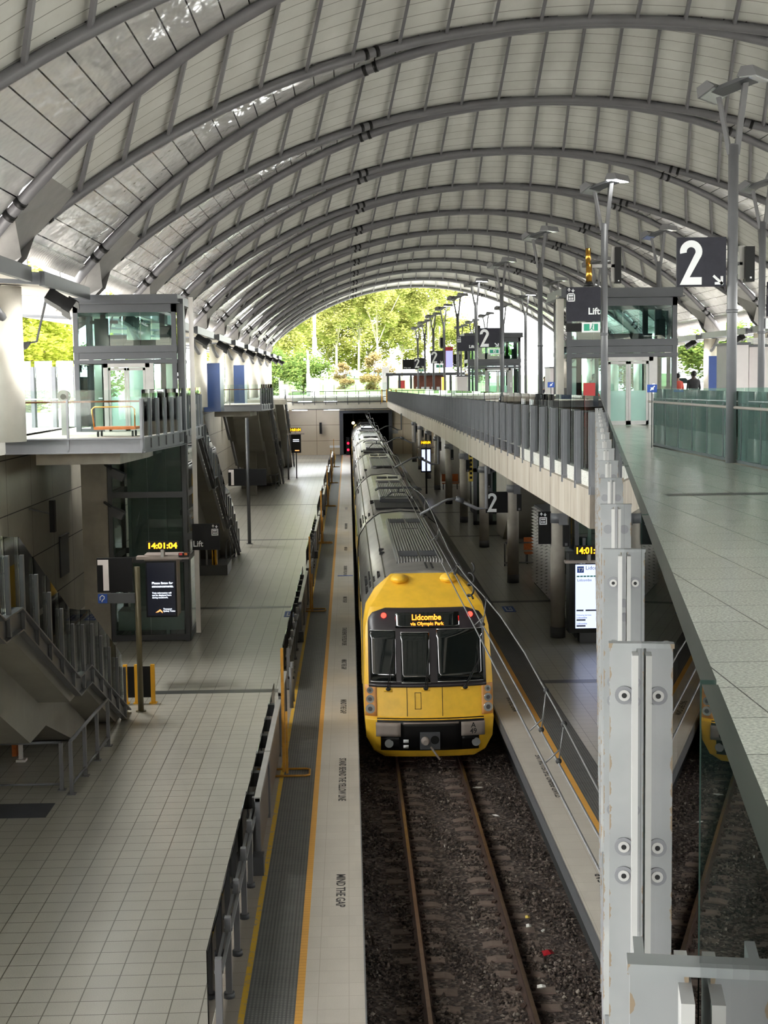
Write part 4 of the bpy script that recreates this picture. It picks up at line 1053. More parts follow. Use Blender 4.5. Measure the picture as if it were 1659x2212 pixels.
for i, (x, y, z) in enumerate(((2.0, 11.9, 4.5), (1.95, 24.2, 4.55))):
    mb = MB(); pts = []
    for k in range(40):
        a = k/39.; pts.append((x+.05*sin(a*20)+(.1*(1-a)), y-.05-.9*a, z+.25-.45*a+.05*cos(a*20)))
    mb.tube(pts, .016, 6)
    one('jumper_cable', mb, 'rubber', 'curly black jumper cable hanging on the overhead wire, %s' % ('near the right platform edge' if i == 0 else 'over the yellow train front'), 'cable')
for i, y in enumerate((37, 57, 77, 97)):
    t = thing('registration_arm', 'grey tube arm holding the overhead wires, %s from the camera' % ordinal(i), 'wire arm', (3.6, y, 5.2), 'overhead wire arms')
    mb = MB(); mb.tube([(1.8, y-.2, 4.5), (2.5, y, 4.85), (2.75, y+.05, 4.88)], .035, 8); mb.build('steady_arm', 'steel_grey', t)
    mb = MB(); mb.tube([(2.75, y+.05, 4.88), (3.3, y+.1, 4.6), (3.55, y+.1, 4.6), (3.55, y+.1, 5.7)], .045, 8); mb.build('drop_tube', 'steel_grey', t)
    mb = MB(); mb.tube([(2.75, y+.05, 4.88), (2.95, y+.05, 4.8)], .07, 10); mb.build('insulator', 'steel_dark', t)
t = thing('tunnel_signal', 'signal with two red lights at the tunnel mouth', 'signal', (-.1, 154.2, 0))
mb = MB(); mb.box(-.32, .05, 154.2, 154.5, .002, 1.9); q = mb.build('signal_case', 'black', t)
for z in (.55, 1.25): mb = MB(); mb.disc((-.1, 154.19, z), (0, -1, 0), .13, .02); mb.build('red_light', 'red_signal', q)
t = thing('tunnel_lamp', 'bright warm lamp inside the tunnel mouth', 'lamp', (.55, 160, 3.2))
mb = MB(); mb.ball((.5, 160, 3.25), .16); mb.build('bulb', 'warm_spot', t)
mb = MB(); mb.bar((.5, 160, 3.3), (.5, 160, 4.8), .04); mb.build('stem', 'steel_dark', t)

for i, (x, y) in enumerate(((-4.6, 135.9), (-1.6, 135.9), (-4.6, 152.6), (-1.9, 152.6))):  # fittings added to brighten the end wall and far platform
    z = 5.28 if y < 140 else 5.86
    t = thing('added_strip_light', 'added strip light under the %s, %s one' % ('footbridge' if y < 140 else 'deck before the end wall', 'left' if i % 2 == 0 else 'right'), 'light', (x, y, z))
    mb = MB(); mb.box(x-.75, x+.75, y-.06, y+.06, z-.06, z); mb.build('fitting', 'steel_light', t)
    mb = MB(); mb.box(x-.7, x+.7, y-.045, y+.045, z-.08, z-.06); mb.build('tube', 'added_fill_glow', t)
# ================================================================== the train
TX = 1.775
T = thing('train', 'double deck electric train with yellow front and ribbed silver roof standing at platform two', 'train', (TX, 32.7, -1))
LV = [(-.80, 32.80, 1.05), (-.62, 32.62, 1.30), (-.30, 32.52, 1.47), (.14, 32.50, 1.50), (.18, 32.60, 1.50), (.95, 32.74, 1.50), (2.16, 33.25, 1.46), (2.62, 33.52, 1.34), (2.95, 34.15, 1.05), (3.20, 34.72, .84)]
def lerp_l(z):
    for a, b in zip(LV[:-1], LV[1:]):
        if a[0] <= z <= b[0]:
            f = (z-a[0])/(b[0]-a[0]+1e-9); return a[1]+(b[1]-a[1])*f, a[2]+(b[2]-a[2])*f
    return (LV[0][1], LV[0][2]) if z < LV[0][0] else (LV[-1][1], LV[-1][2])
def fy(x, z):
    y, h = lerp_l(z); r = min(1.05, abs(x)/1.5); return y+.20*r**2+.18*max(0, r-.8)**2*10
BODY = [(1.40, -.85), (1.49, -.6), (1.51, 0), (1.51, 1.2), (1.50, 2.05), (1.44, 2.5), (1.22, 2.88), (.93, 3.14), (.72, 3.27), (0, 3.33)]
BODY2 = BODY+[(-x, z) for x, z in BODY[-2::-1]]
# front shell: rows of levels, columns across, blending to the body section at the back
def build_front():
    mb = MB(); nx = 24
    rows = []
    for z, y, h in LV:
        row = []
        for i in range(nx+1):
            x = h*(-1+2*i/nx); row.append((TX+x, fy(x, z), z))
        rows.append(row)
    base = len(mb.v)
    for r in rows: mb.v += r
    for j in range(len(rows)-1):
        for i in range(nx): mb.face((base+j*(nx+1)+i, base+j*(nx+1)+i+1, base+(j+1)*(nx+1)+i+1, base+(j+1)*(nx+1)+i), True)
    # sides: edge column to body section
    YB = 34.85
    BS = [(1.40, -.85), (1.47, -.6), (1.50, -.30), (1.51, .14), (1.51, .18), (1.51, .95), (1.50, 2.08), (1.43, 2.52), (1.20, 2.9), (.80, 3.24)]
    for s_ in (0, 1):
        k = 0 if s_ == 0 else nx; sg = -1 if s_ == 0 else 1
        n = len(mb.v)
        for j in range(len(rows)):
            mb.v.append((TX+sg*BS[j][0], YB, BS[j][1]))
        for j in range(len(rows)-1):
            q = (base+j*(nx+1)+k, base+(j+1)*(nx+1)+k, n+j+1, n+j)
            mb.face(q, True)
    n = len(mb.v); mb.v += [(TX-.80, YB, 3.24), (TX+.80, YB, 3.24)]
    top = [base+(len(rows)-1)*(nx+1)+i for i in range(nx+1)]
    mb.face(top+[n+1, n], True)
    return mb.build('front_shell', 'yellow_train', T)
fs = build_front()
md = fs.modifiers.new('bevel', 'BEVEL'); md.width = .06; md.segments = 3; md.limit_method = 'ANGLE'; md.angle_limit = radians(28)
for f in fs.data.polygons: f.use_smooth = True
# two rounded humps at the rear corners of the hood
for sx in (-1, 1):
    mb = MB(); mb.ball((TX+sx*.60, 34.6, 3.14), .2, 14, 10, (1.1, 1.5, .62)); mb.build('hood_hump', 'yellow_train', T)
def patch(name, x0, x1, z0, z1, off, mat, par=T, nx=10, nz=6, corner=0., th=.012):
    """sheet that follows the curved front, set off from it"""
    mb = MB(); rows = []
    for j in range(nz+1):
        z = z0+(z1-z0)*j/nz; cut = 0
        if corner and z > z1-corner:
            q = (z-(z1-corner))/corner; cut = corner*(1-sqrt(max(0, 1-q*q)))*1.3
        rows.append([(x0+cut+(x1-x0-2*cut)*i/nx, z) for i in range(nx+1)])
    b = len(mb.v)
    for o in (off, off-th):
        for r in rows: mb.v += [(TX+x, fy(x, z)-o, z) for x, z in r]
    N = (nx+1)*(nz+1)
    for j in range(nz):
        for i in range(nx):
            a = b+j*(nx+1)+i; mb.face((a, a+1, a+nx+2, a+nx+1), True); a += N; mb.face((a+nx+1, a+nx+2, a+1, a), True)
    ring = [b+i for i in range(nx+1)]+[b+j*(nx+1)+nx for j in range(1, nz+1)]+[b+nz*(nx+1)+i for i in range(nx-1, -1, -1)]+[b+j*(nx+1) for j in range(nz-1, 0, -1)]
    for k in range(len(ring)): a, c = ring[k], ring[(k+1) % len(ring)]; mb.face((a, a+N, c+N, c))
    return mb.build(name, mat, par)
mask = patch('window_mask', -1.40, 1.34, .90, 2.60, .02, 'train_frame', T, 16, 16, .32)
for a, b, c, d in ((-1.36, -.76, .99, 2.10), (-.64, .03, .97, 2.06), (.20, 1.28, .99, 2.12)):
    patch('windscreen', a, b, c, d, .032, 'windscreen', T)
    patch('window_trim', a, b, d, d+.015, .036, 'stainless', T, 8, 1); patch('window_trim', a, b, c-.015, c, .036, 'stainless', T, 8, 1)
disp = patch('destination_display', -.75, .75, 2.16, 2.50, .030, 'windscreen', T)
def front_text(body, size, x, z, mat, xs=1., bold=.003):
    sl_ = atan2(fy(0, 2.5)-fy(0, 2.2), .3)
    return text('display_text', body, size, (TX+x, fy(x, z)-.045, z), mat, disp, xs, (pi/2-sl_, 0, 0), bold, .002, 'CENTER')
front_text('Lidcombe', .20, -.02, 2.34, 'led_orange', .88, .005); front_text('via Olympic Park', .115, -.01, 2.225, 'led_orange', .98, .003)
for x in (-1.02, 1.02):
    y = fy(x, 2.44); mb = MB(); mb.disc((TX+x, y-.06, 2.44), (0, 1, -.3), .062, .05, 18); mb.build('marker_light', 'red_lamp', T)
for x in (-.52, .30): # panel joints
    patch('panel_joint', x-.006, x+.006, .20, .92, .006, 'rubber', T, 1, 6)
for a, b, c, d in ((-.34, -.33, .36, .74), (-.2, -.19, .36, .74), (-.34, -.19, .73, .74), (-.34, -.19, .36, .37)): patch('hatch_line', a, b, c, d, .006, 'rubber', T, 1, 2)
patch('window_sill', -1.4, 1.34, .86, .93, .028, 'train_frame', T, 14, 2)
# wipers
for x0, z0, x1, z1 in ((-.97, .84, -.84, 1.62), (-.10, .86, .02, 1.7), (.82, .86, 1.18, 1.45)):
    mb = MB()
    for o in (0, .045): mb.tube([(TX+x0+o, fy(x0, z0)-.07, z0), (TX+x1+o*.4, fy(x1, z1)-.08, z1)], .010, 6)
    mb.tube([(TX+x1-.02, fy(x1, z1-.3)-.07, z1-.30), (TX+x1+.02, fy(x1, z1)-.06, z1+.32)], .010, 6)
    mb.ball((TX+x0+.02, fy(x0, z0)-.04, z0-.02), .06, 10, 8, (1, .6, .8)); mb.build('wiper', 'rubber', T)
    patch('wiper_plate', x0-.08, x0+.12, z0-.09, z0-.02, .012, 'yellow_train', T, 2, 1)
# headlamp clusters
for sx in (-1, 1):
    a, b = (-1.49, -1.22) if sx < 0 else (1.22, 1.49)
    sh = patch('headlamp_cluster', a, b, .2, .9, .016, 'headlamp_shell', T, 4, 6)
    for k, (z, r) in enumerate(((.78, .075), (.58, .095), (.36, .11))):
        x = sx*1.375; mb = MB(); mb.disc((TX+x, fy(x, z)-.05, z), (sx*-.25, 1, 0), r, .06, 18); lp = mb.build('lamp', 'lamp_lens', sh)
        mb = MB(); mb.disc((TX+x, fy(x, z)-.056, z), (sx*-.25, 1, 0), r*.5, .01, 14); mb.build('bulb_ring', 'steel_dark', lp)
# lower front: slot, corner bumpers, coupler bay
patch('coupler_slot', -1.22, 1.26, .04, .17, .03, 'black', T, 12, 2)
patch('coupler_bay', -.72, .74, -.60, .10, .034, 'black', T, 8, 6)
for a, b in ((-1.25, -.68), (.72, 1.27)):
    bp = patch('corner_bumper', a, b, -.24, .08, .10, 'train_bumper', T, 5, 4, 0, .09)
patch('bumper_top', -.62, .66, .05, .09, .06, 'train_bumper', T, 5, 1)
for s_, b in (('A', .0), ('49', -.14)):
    text('unit_number', s_, .17, (TX+1.0, fy(1.0, -.05)-.106, -.05+b), 'rubber', bp, .95, (pi/2, 0, .1), .002, .002, 'CENTER')
patch('lamp_recess', -1.14, -.5, -.60, -.26, .03, 'black', T, 4, 4); patch('lamp_recess', .72, 1.14, -.60, -.26, .03, 'black', T, 4, 4)
for x in (-.95, 1.07):
    mb = MB(); mb.disc((TX+x, fy(x, -.42)-.06, -.42), (0, 1, 0), .10, .05, 18); mb.build('fog_lamp', 'lamp_lens', T)
for z in (-.40, -.54): patch('label_plate', -.62, -.50, z, z+.08, .045, 'sign_white', T, 1, 1)
mb = MB(); y = fy(0, -.3); mb.box(TX-.24, TX+.22, y-.16, y+.02, -.52, -.14); cp = mb.build('coupler_head', 'steel_dark', T)
mb = MB(); mb.tube([(TX-.12, y-.34, -.32), (TX-.12, y-.1, -.32)], .11, 14, True, lambda i: .06 if i == 0 else .12); mb.build('coupler_cone', 'train_bumper', cp)
mb = MB(); mb.disc((TX+.1, y-.165, -.30), (0, 1, 0), .10, .01, 16); mb.build('coupler_cup', 'black', cp)
mb = MB(); mb.tube([(TX, y-.2, -.45), (TX+.2, y-.32, -.72)], .025, 8); mb.build('coupler_handle', 'train_bumper', cp)
# cars
def car(y0, y1, first):
    mb = MB(); n = len(BODY2); k = len(mb.v)
    for y in (y0, y1): mb.v += [(TX+x, y, z) for x, z in BODY2]
    for i in range(n-1): mb.face((k+i, k+i+1, k+n+i+1, k+n+i), True)
    mb.face([k+i for i in range(n)][::-1]); mb.face([k+n+i for i in range(n)]); mb.face((k, k+n, k+2*n-1, k+n-1))
    c = mb.build('car_body', 'train_silver', T)
    m2 = c.modifiers.new('b', 'BEVEL'); m2.width = .05; m2.segments = 2; m2.limit_method = 'ANGLE'
    # raised roof equipment
    def rib(a, b, mat, w_=.62, h=.07, nm='ribbed_roof'):
        q = MB(); q.prism([(TX-w_, 3.24), (TX-w_+.04, 3.33+h), (TX+w_-.04, 3.33+h), (TX+w_, 3.24)], 'y', a, b); return q.build(nm, mat, c)
    def grille(yc, ln=.9):
        for sx in (-1, 1):
            q = MB(); q.box(TX+sx*.03, TX+sx*.50, yc-ln/2, yc+ln/2, 3.405, 3.42); g = q.build('roof_grille', 'rubber', c)
            q = MB()
            for i in range(7): q.box(TX+sx*.03, TX+sx*.50, yc-ln/2+ln*i/7, yc-ln/2+ln*i/7+.03, 3.42, 3.432)
            q.build('grille_bars', 'steel_dark', g)
    L = y1-y0
    if first:
        rib(y0+1.6, y0+12.4, 'train_ribbed'); grille(y0+2.6, 1.1); grille(y0+11.4, 1.0)
        q = MB()
        for x in (.08, .22):
            for i in range(5): q.box(TX+x, TX+x+.05, y0+.25+i*.22, y0+.42+i*.22, 3.325, 3.34)
        q.build('vent_slots', 'rubber', c)
        q = MB(); q.box(TX-.2, TX+.3, y0+9.0, y0+9.06, 3.40, 3.41); q.build('roof_step', 'rubber', c)
    else:
        rib(y0+5.0, y0+12.8, 'train_ribbed'); grille(y0+4.6, .8); grille(y0+13.0, .8)
        rib(y0+14.6, y0+18.0, 'train_silver', .6, .05, 'roof_hatch'); grille(y0+16.2, .7)
    # side louvres low on the shoulder (platform side)
    q = MB()
    for (ya, n1, n2) in ((1.0, 3, 4), (2.3, 5, 2)):
        for i in range(n1):
            for j in range(n2):
                x_, z_ = 1.36-.10*j, 2.62+.13*j
                q.box(TX-x_-.05, TX-x_+.02, y0+ya+i*.32, y0+ya+i*.32+.2, z_-.03, z_+.05)
    if not first:
        for i in range(6): q.box(TX-1.4, TX-1.3, y1-3+i*.34, y1-3+i*.34+.2, 2.55, 2.68)
    q.build('side_louvres', 'rubber', c)
    q = MB()
    for sx in (-1, 1):
        q.bar((TX+sx*1.235, y0+.05, 2.885), (TX+sx*1.235, y1-.05, 2.885), .03, .02); q.bar((TX+sx*.94, y0+.05, 3.15), (TX+sx*.94, y1-.05, 3.15), .03, .02)
    q.build('roof_seam', 'train_frame', c)
    q = MB()
    for s_ in (y0+4.6, y0+5.4):
        q.box(TX-.98, TX-.84, s_, s_+.12, 3.14, 3.22)
    q.build('roof_lug', 'rubber', c)
    # side glazing and doors
    for za, zb in ((1.35, 2.0), (-.15, .5)):
        for sx in (-1, 1):
            q = MB(); q.box(TX+sx*1.505, TX+sx*1.52, y0+4.2, y1-4.2, za, zb); q.build('window_band', 'windscreen', c)
    for ya in (y0+2.2, y1-3.6):
        for sx in (-1, 1): q = MB(); q.box(TX+sx*1.505, TX+sx*1.525, ya, ya+1.4, .05, 2.0); q.build('door', 'yellow_train', c)
    # end frame between cars
    q = MB(); q.prism([(TX-1.2, -.6), (TX-1.2, 2.5), (TX-.7, 3.1), (TX+.7, 3.1), (TX+1.2, 2.5), (TX+1.2, -.6)], 'y', y1, y1+.6); q.build('gangway', 'rubber', c)
    q = MB(); pr = [(x*1.004, z+.012) for x, z in BODY2]
    for a, b in zip(pr[:-1], pr[1:]): q.bar((TX+a[0], y1-.06, a[1]), (TX+b[0], y1-.06, b[1]), .06, .03)
    q.build('end_frame', 'rubber', c)
    return c
cars = [(34.85, 50.6)]+[(51.2+20.3*i, 70.9+20.3*i) for i in range(6)]
for i, (a, b) in enumerate(cars):
    c = car(a, b, i == 0)
    if i in (1, 3, 5):
        q = MB(); q.box(TX-.85, TX+.85, a+.5, a+4.0, 3.30, 3.36); w_ = q.build('pantograph_well', 'rubber', c)
        q = MB()
        q.tube([(TX-.5, a+2.9, 3.5), (TX-.25, a+1.2, 3.85), (TX+.25, a+1.2, 3.85), (TX+.5, a+2.9, 3.5)], .03, 6)
        q.tube([(TX-.85, a+1.0, 3.95), (TX-.7, a+1.0, 4.03), (TX+.7, a+1.0, 4.03), (TX+.85, a+1.0, 3.95)], .03, 6)
        q.tube([(TX-.85, a+1.35, 3.95), (TX-.7, a+1.35, 4.03), (TX+.7, a+1.35, 4.03), (TX+.85, a+1.35, 3.95)], .03, 6)
        q.bar((TX, a+1.2, 3.85), (TX, a+1.2, 4.02), .06); q.box(TX-.6, TX+.6, a+2.8, a+3.2, 3.36, 3.5)
        for x in (-.6, .6): q.cyl(TX+x, a+3.0, 3.36, 3.55, .06, 10)
        q.build('pantograph', 'steel_dark', c)
# ================================================================== long balustrade of the concourse edge
t = thing('concourse_balustrade', 'long balustrade of steel posts and glass along the concourse edge above the train', 'balustrade', (3.7, 21.5, 6.3))
def ztop(y): return 7.44-.0045*(y-21.7)
def zgl(y): return 7.68-.0040*(y-21.7)
N_ = 81; pitch = (134.4-CY)/N_
mbp = None
for i in range(N_+1):
    y = CY+pitch*i; z0 = 6.20+zslope(y)
    mb = MB(); mb.box(3.63, 3.70, y-.05, y+.05, z0, ztop(y)); mb.box(3.60, 3.75, y-.015, y+.015, z0, ztop(y)); mb.box(3.615, 3.715, y-.07, y+.07, z0, z0+.12); mb.build('post', 'steel_grey', t)
for i in range(N_):
    a = CY+pitch*i+.02; b = a+pitch-.04
    g = MB(); A = [(3.76, a, 6.34+zslope(a)), (3.76, b, 6.34+zslope(b)), (3.76, b, zgl(b)), (3.76, a, zgl(a))]
    n = 0; g.v += A+[(x+.016, y, z) for x, y, z in A]; g.face((0, 1, 2, 3)); g.face((7, 6, 5, 4))
    for k in range(4):
        j = (k+1) % 4; g.cur = 1 if k == 2 else 0; g.face((k, 4+k, 4+j, j))
    g.build('glass_panel', ['glass_fence', 'glass_edge'], t)
mb = MB(); mb.tube([(3.84, CY+.3, 7.42), (3.84, 78, ztop(78)-.05), (3.84, 134, ztop(134)-.05)], .022, 8); mb.build('handrail', 'stainless', t)
# ---- near balustrade, swinging in over the track toward the camera
t = thing('near_balustrade', 'close balustrade of wide rust-flecked steel post plates and thick glass at the right', 'balustrade', (1.0, 3.0, 6.3))
def fm(s):
    """frame at distance s along the near balustrade: local x across, y along"""
    M = Matrix(((DY, DX, 0), (-DX, DY, 0), (0, 0, 1))).to_4x4(); M.translation = Vector((s*DX, s*DY, 0)); return M
S0, SP = 1.08, 1.33
KEYS = [S0+SP*i for i in range(17) if S0+SP*i < CY/DY-.2]
ZT = CAMZ-.45; ZG = CAMZ-.228; OC = .086
for i, s in enumerate(KEYS):
    M = fm(s); mb = MB()
    mb.box(.028, OC-.014, -.012, 0, 5.75, ZT, M); mb.box(OC+.014, .150, -.012, 0, 5.75, ZT, M)
    p = mb.build('post_plate', 'galvanised', t)
    mb = MB(); mb.box(OC-.022, OC-.012, -.05, .05, 5.75, ZT-.006, M); mb.box(OC+.012, OC+.022, -.05, .05, 5.75, ZT-.006, M); mb.build('clamp_rib', 'steel_light', t)
    mb = MB(); mb.box(.026, .152, -.016, .006, ZT, ZT+.008, M); mb.box(.03, .16, 0, .062, 5.75, ZT, M) if 0 else None; mb.build('post_cap', 'galvanised', t)
    mb = MB(); mb.box(.032, .04, 0, .06, 5.75, ZT, M); mb.build('post_flange', 'galvanised', t)
    if i < 7:
        for dz in (.08, .34, .39, .68):
            for x in (OC-.034, OC+.040):
                b = MB(); c = M @ Vector((x, -.012, ZT-dz)); dr = (M.to_3x3() @ Vector((0, -1, 0)))
                b.disc(c, dr, .0155, .004, 20); bo = b.build('bolt_washer', 'steel_grey', t)
                if i < 3:
                    b = MB(); b.disc(c+dr*.004, dr, .0095, .002, 16); b.build('bolt_head', 'steel_light', bo)
                    b = MB(); b.disc(c+dr*.006, dr, .0045, .0006, 10); b.build('socket', 'black', bo)
ks = [KEYS[0]-SP]+KEYS+[CY/DY+.0]
for a, b in zip(ks[:-1], ks[1:]):
    g = MB(); M = fm(0); a_, b_ = a+.008, b-.008
    A = [(OC-.006, a_, 6.1), (OC-.006, b_, 6.1), (OC-.006, b_, ZG), (OC-.006, a_, ZG)]
    A = [tuple(M @ Vector(p)) for p in A]; o = M.to_3x3() @ Vector((.012, 0, 0))
    g.v += A+[tuple(Vector(p)+o) for p in A]; g.face((0, 1, 2, 3)); g.face((7, 6, 5, 4))
    for k in range(4):
        j = (k+1) % 4; g.cur = 1 if k != 0 else 0; g.face((k, 4+k, 4+j, j))
    g.build('glass_panel', ['glass_fence', 'glass_edge'], t)
# ================================================================== island platform under the concourse
for i in range(9):
    y = 43.6+12*i
    t = thing('round_column', 'round concrete column with dark foot under the concourse edge, %s from the camera' % ordinal(i), 'column', (6.35, y, 0), 'round columns under the concourse')
    mb = MB(); mb.cyl(6.35, y, .32, 5.7, .225, 24); mb.build('shaft', 'concrete', t)
    mb = MB(); mb.cyl(6.35, y, 0, .33, .235, 24); mb.build('foot_band', 'steel_dark', t)
    mb = MB(); mb.cyl(6.35, y, 3.55, 3.85, .26, 24); mb.box(6.35, 6.62, y-.3, y-.2, 3.5, 3.85); mb.build('clamp_band', 'steel_grey', t)
    mb = MB(); mb.cyl(6.35, y, 4.0, 4.15, .0, 4) if 0 else mb.box(6.3, 6.42, y-.34, y-.24, 4.0, 4.2); mb.build('camera_box', 'white_paint', t)
    t = thing('loudspeaker', 'black loudspeaker hung on the %s round column under the concourse' % ordinal(i), 'loudspeaker', (6.55, y-.35, 3), 'black loudspeakers on the lower columns')
    mb = MB(); mb.box(6.46, 6.64, y-.42, y-.30, 2.85, 3.5); mb.build('cabinet', 'black', t)
    mb = MB(); mb.box(6.51, 6.59, y-.425, y-.42, 2.88, 2.96); mb.build('badge', 'steel_grey', t)
def numeral_two(x, z, w_, h, y, par, mat='sign_white'):
    """bold condensed figure 2: swept outline"""
    r = w_*.5; pts = []; th = w_*.30
    out = []; inn = []
    cx, cz = x+w_*.5, z+h-r
    for k in range(19):
        a = radians(190-k*(190+38)/18.); out.append((cx+r*cos(a), cz+r*1.0*sin(a))); inn.append((cx+(r-th)*cos(a), cz+(r-th)*sin(a)))
    out += [(x+w_*.50, z+h*.19), (x+w_*.98, z+h*.19), (x+w_*.98, z)]
    inn += [(x+w_*.0, z+h*.13)]
    poly = out+[(x, z)]+inn[::-1]
    mb = MB(); n = len(inn)-1
    # build as quads along the stroke
    for k in range(18):
        q = [out[k], out[k+1], inn[k+1], inn[k]]; mb.prism(q, 'y', y-.006, y)
    mb.prism([out[18], (x+w_*.44, z+h*.17), (x, z), inn[18]], 'y', y-.006, y)
    mb.prism([(x, z), (x+w_*.98, z), (x+w_*.98, z+h*.17), (x+w_*.30, z+h*.17)], 'y', y-.0061, y)
    mb.build('numeral', mat, par)
def sign_two(x0, x1, y, z0, z1, lab, arrow=True, mat='black_sign_faded'):
    t, p = plate('platform_sign', lab, 'sign', x0, x1, y, z0, z1, mat)
    h = (z1-z0); numeral_two(x0+h*.06, z0+h*.04, h*.46, h*.90, y, p)
    if arrow:
        mb = MB(); a = (x1-h*.26, z0+h*.22); b = (x1-h*.06, z0+h*.04); w_ = h*.025
        mb.bar((a[0], y-.003, a[1]), (b[0], y-.003, b[1]), .006, w_*2, (1, 0, 1))
        mb.box(b[0]-w_*2, b[0], y-.006, y, b[1], b[1]+h*.17); mb.box(b[0]-h*.17, b[0], y-.006, y, b[1]-.0, b[1]+w_*2)
        mb.build('arrow', 'sign_white', p)
    return t
sign_two(5.28, 6.14, 55.5, 2.76, 3.58, 'black 2 sign hanging beside a round column under the concourse', False, 'black_sign')
t, p = plate('lift_symbol_sign', 'small black sign with lift symbol on the nearest round column', 'sign', 5.75, 6.13, 43.5, 2.9, 3.9)
symbol_lift(None, 5.78, 43.5, 3.5, .95, p)
t, p = plate('lift_symbol_sign', 'distant small black lift symbol sign under the concourse', 'sign', 6.3, 6.6, 82, 2.9, 3.8)
symbol_lift(None, 6.32, 82, 3.4, .95, p)
t, p = plate('column_banner', 'narrow yellow and black vertical banner on a far lower column', 'banner', 6.6, 6.85, 79.3, 2.3, 4.4, 'litter_yellow')
mb = MB()
for k in range(8): mb.box(6.66, 6.8, 79.29, 79.3, 2.45+k*.24, 2.58+k*.24)
mb.build('letter_blocks', 'black', p)
# louvred equipment box
t = thing('louvre_cabinet', 'tall silver louvred cabinet on the right platform between round columns', 'cabinet', (7.6, 52, 0))
mb = MB(); mb.box(7.12, 8.6, 48.6, 55.2, .02, 3.1); mb.build('body', 'steel_dark', t)
for k in range(5):
    ya = 48.7+k*1.3; mb = MB()
    for i in range(24):
        z = .12+i*.122; mb.quad([(7.10, ya+.05, z), (7.10, ya+1.22, z), (7.0, ya+1.22, z+.07), (7.0, ya+.05, z+.07)]); mb.quad([(7.0, ya+.05, z+.07), (7.0, ya+1.22, z+.07), (7.1, ya+1.22, z+.10), (7.1, ya+.05, z+.10)])
    mb.build('louvre_bank', 'louvre', t)
# benches with timber seats
for i, (x, y) in enumerate(((7.8, 61.6), (7.0, 104))):
    t = thing('platform_bench', 'orange timber bench by the %s lower columns' % ('nearer' if i == 0 else 'farther'), 'bench', (x, y, 0), 'orange benches on the right platform')
    mb = MB()
    for k in range(2): mb.box(x-.3+k*.62, x+.28+k*.62, y, y+.06, .55, 1.1)
    mb.build('backrest', 'orange_wood', t)
    mb = MB(); mb.box(x-.3, x+.9, y-.45, y, .42, .48); mb.build('seat', 'orange_wood', t)
    for k in (-.2, .8): mb = MB(); mb.box(x+k-.03, x+k+.03, y-.4, y+.04, 0, .42); mb.build('leg', 'steel_dark', t)
t = thing('pipe_barrier', 'pipe barrier standing between the second and third round columns', 'barrier', (6.6, 58, 0))
mb = MB()
for z in (.15, 1.0): mb.tube([(6.55, 56.2, z), (6.55, 60.5, z), (8.2, 60.5, z)], .03, 8)
mb.build('rail', 'steel_grey', t)
for y in (56.2, 57.6, 59, 60.5): mb = MB(); mb.box(6.52, 6.58, y-.03, y+.03, 0, 1.0); mb.build('post', 'steel_grey', t)
# lower lift shaft and stair enclosure behind
t = thing('lower_lift_shaft', 'dark glass and steel lift shaft behind the nearest round column', 'lift shaft', (8.2, 45.5, 0))
mb = MB()
for x in (6.85, 9.4): mb.box(x, x+.14, 44.6, 44.75, 0, 5.7); mb.box(x, x+.14, 47, 47.15, 0, 5.7)
for z in (.1, 3.0, 5.2): mb.box(6.85, 9.54, 44.58, 44.7, z-.08, z+.08); mb.box(6.83, 6.95, 44.6, 47, z-.08, z+.08)
mb.build('frame', 'steel_dark', t)
for a, b in ((7.0, 8.15), (8.2, 9.38)): g = MB(); g.box(a, b, 44.62, 44.64, .2, 5.1); g.build('glass_panel', 'glass_lift_dark', t)
g = MB(); g.box(6.9, 6.92, 44.8, 46.95, .2, 5.1); g.build('glass_panel', 'glass_lift_dark', t)
mb = MB(); mb.box(7.6, 8.8, 46.2, 46.9, 0, 5.6); mb.build('core', 'green_core', t)
t = thing('lower_lift_shaft', 'second dark lift shaft farther under the concourse', 'lift shaft', (8.2, 85.5, 0))
mb = MB()
for x in (6.75, 7.6, 9.4): mb.box(x, x+.2, 78, 78.2, 0, 5.6)
for z in (.1, 3.0): mb.box(6.75, 9.6, 78, 78.2, z-.1, z+.1)
mb.build('frame', 'steel_dark', t)
g = MB(); g.box(6.9, 9.4, 78.1, 78.12, .2, 5.5); g.build('glass_panel', 'glass_lift_dark', t)
m = MB(); m.prism([(62, 6.0), (62, 5.0), (71, 0), (74, 0), (74, 6.0)], 'x', 7.6, 9.9); m.box(7.9, 9.9, 88, 100, 0, 5.6); m.box(7.9, 9.9, 110, 130, 0, 5.6)
struct('wall_stair_core', m, 'soffit_concrete')
# information screen of platform two
t = thing('information_screen', 'tall white lit train information screen on the right platform', 'screen', (7.3, 42.7, 0))
mb = MB(); mb.box(6.62, 7.75, 42.4, 43.0, .35, 2.75); mb.build('housing', 'interior_dark', t)
mb = MB(); mb.box(7.05, 7.13, 42.5, 42.6, 2.7, 3.2); mb.build('clock_stem', 'steel_dark', t)
mb = MB(); mb.box(6.75, 7.72, 42.36, 42.4, .45, 2.6); mb.build('bezel', 'black', t)
mb = MB(); mb.box(6.80, 7.70, 42.34, 42.36, .5, 2.42); sc = mb.build('display', 'screen_blue', t)
text('screen_text', 'Next Service', .13, (6.82, 42.335, 2.46), 'screen_text', sc, 1., bold=.003)
mb = MB(); mb.box(6.85, 7.05, 42.33, 42.34, 2.18, 2.37); b_ = mb.build('line_badge', 'blue_sign', sc)
text('screen_text', 'T7', .15, (6.87, 42.325, 2.22), 'sign_white', b_, 1., bold=.003)
text('screen_text', 'Lidcombe', .16, (7.10, 42.335, 2.27), 'screen_navy', sc, 1.)
text('screen_text', 'Lidcombe', .11, (6.85, 42.335, 1.92), 'screen_navy', sc, 1.)
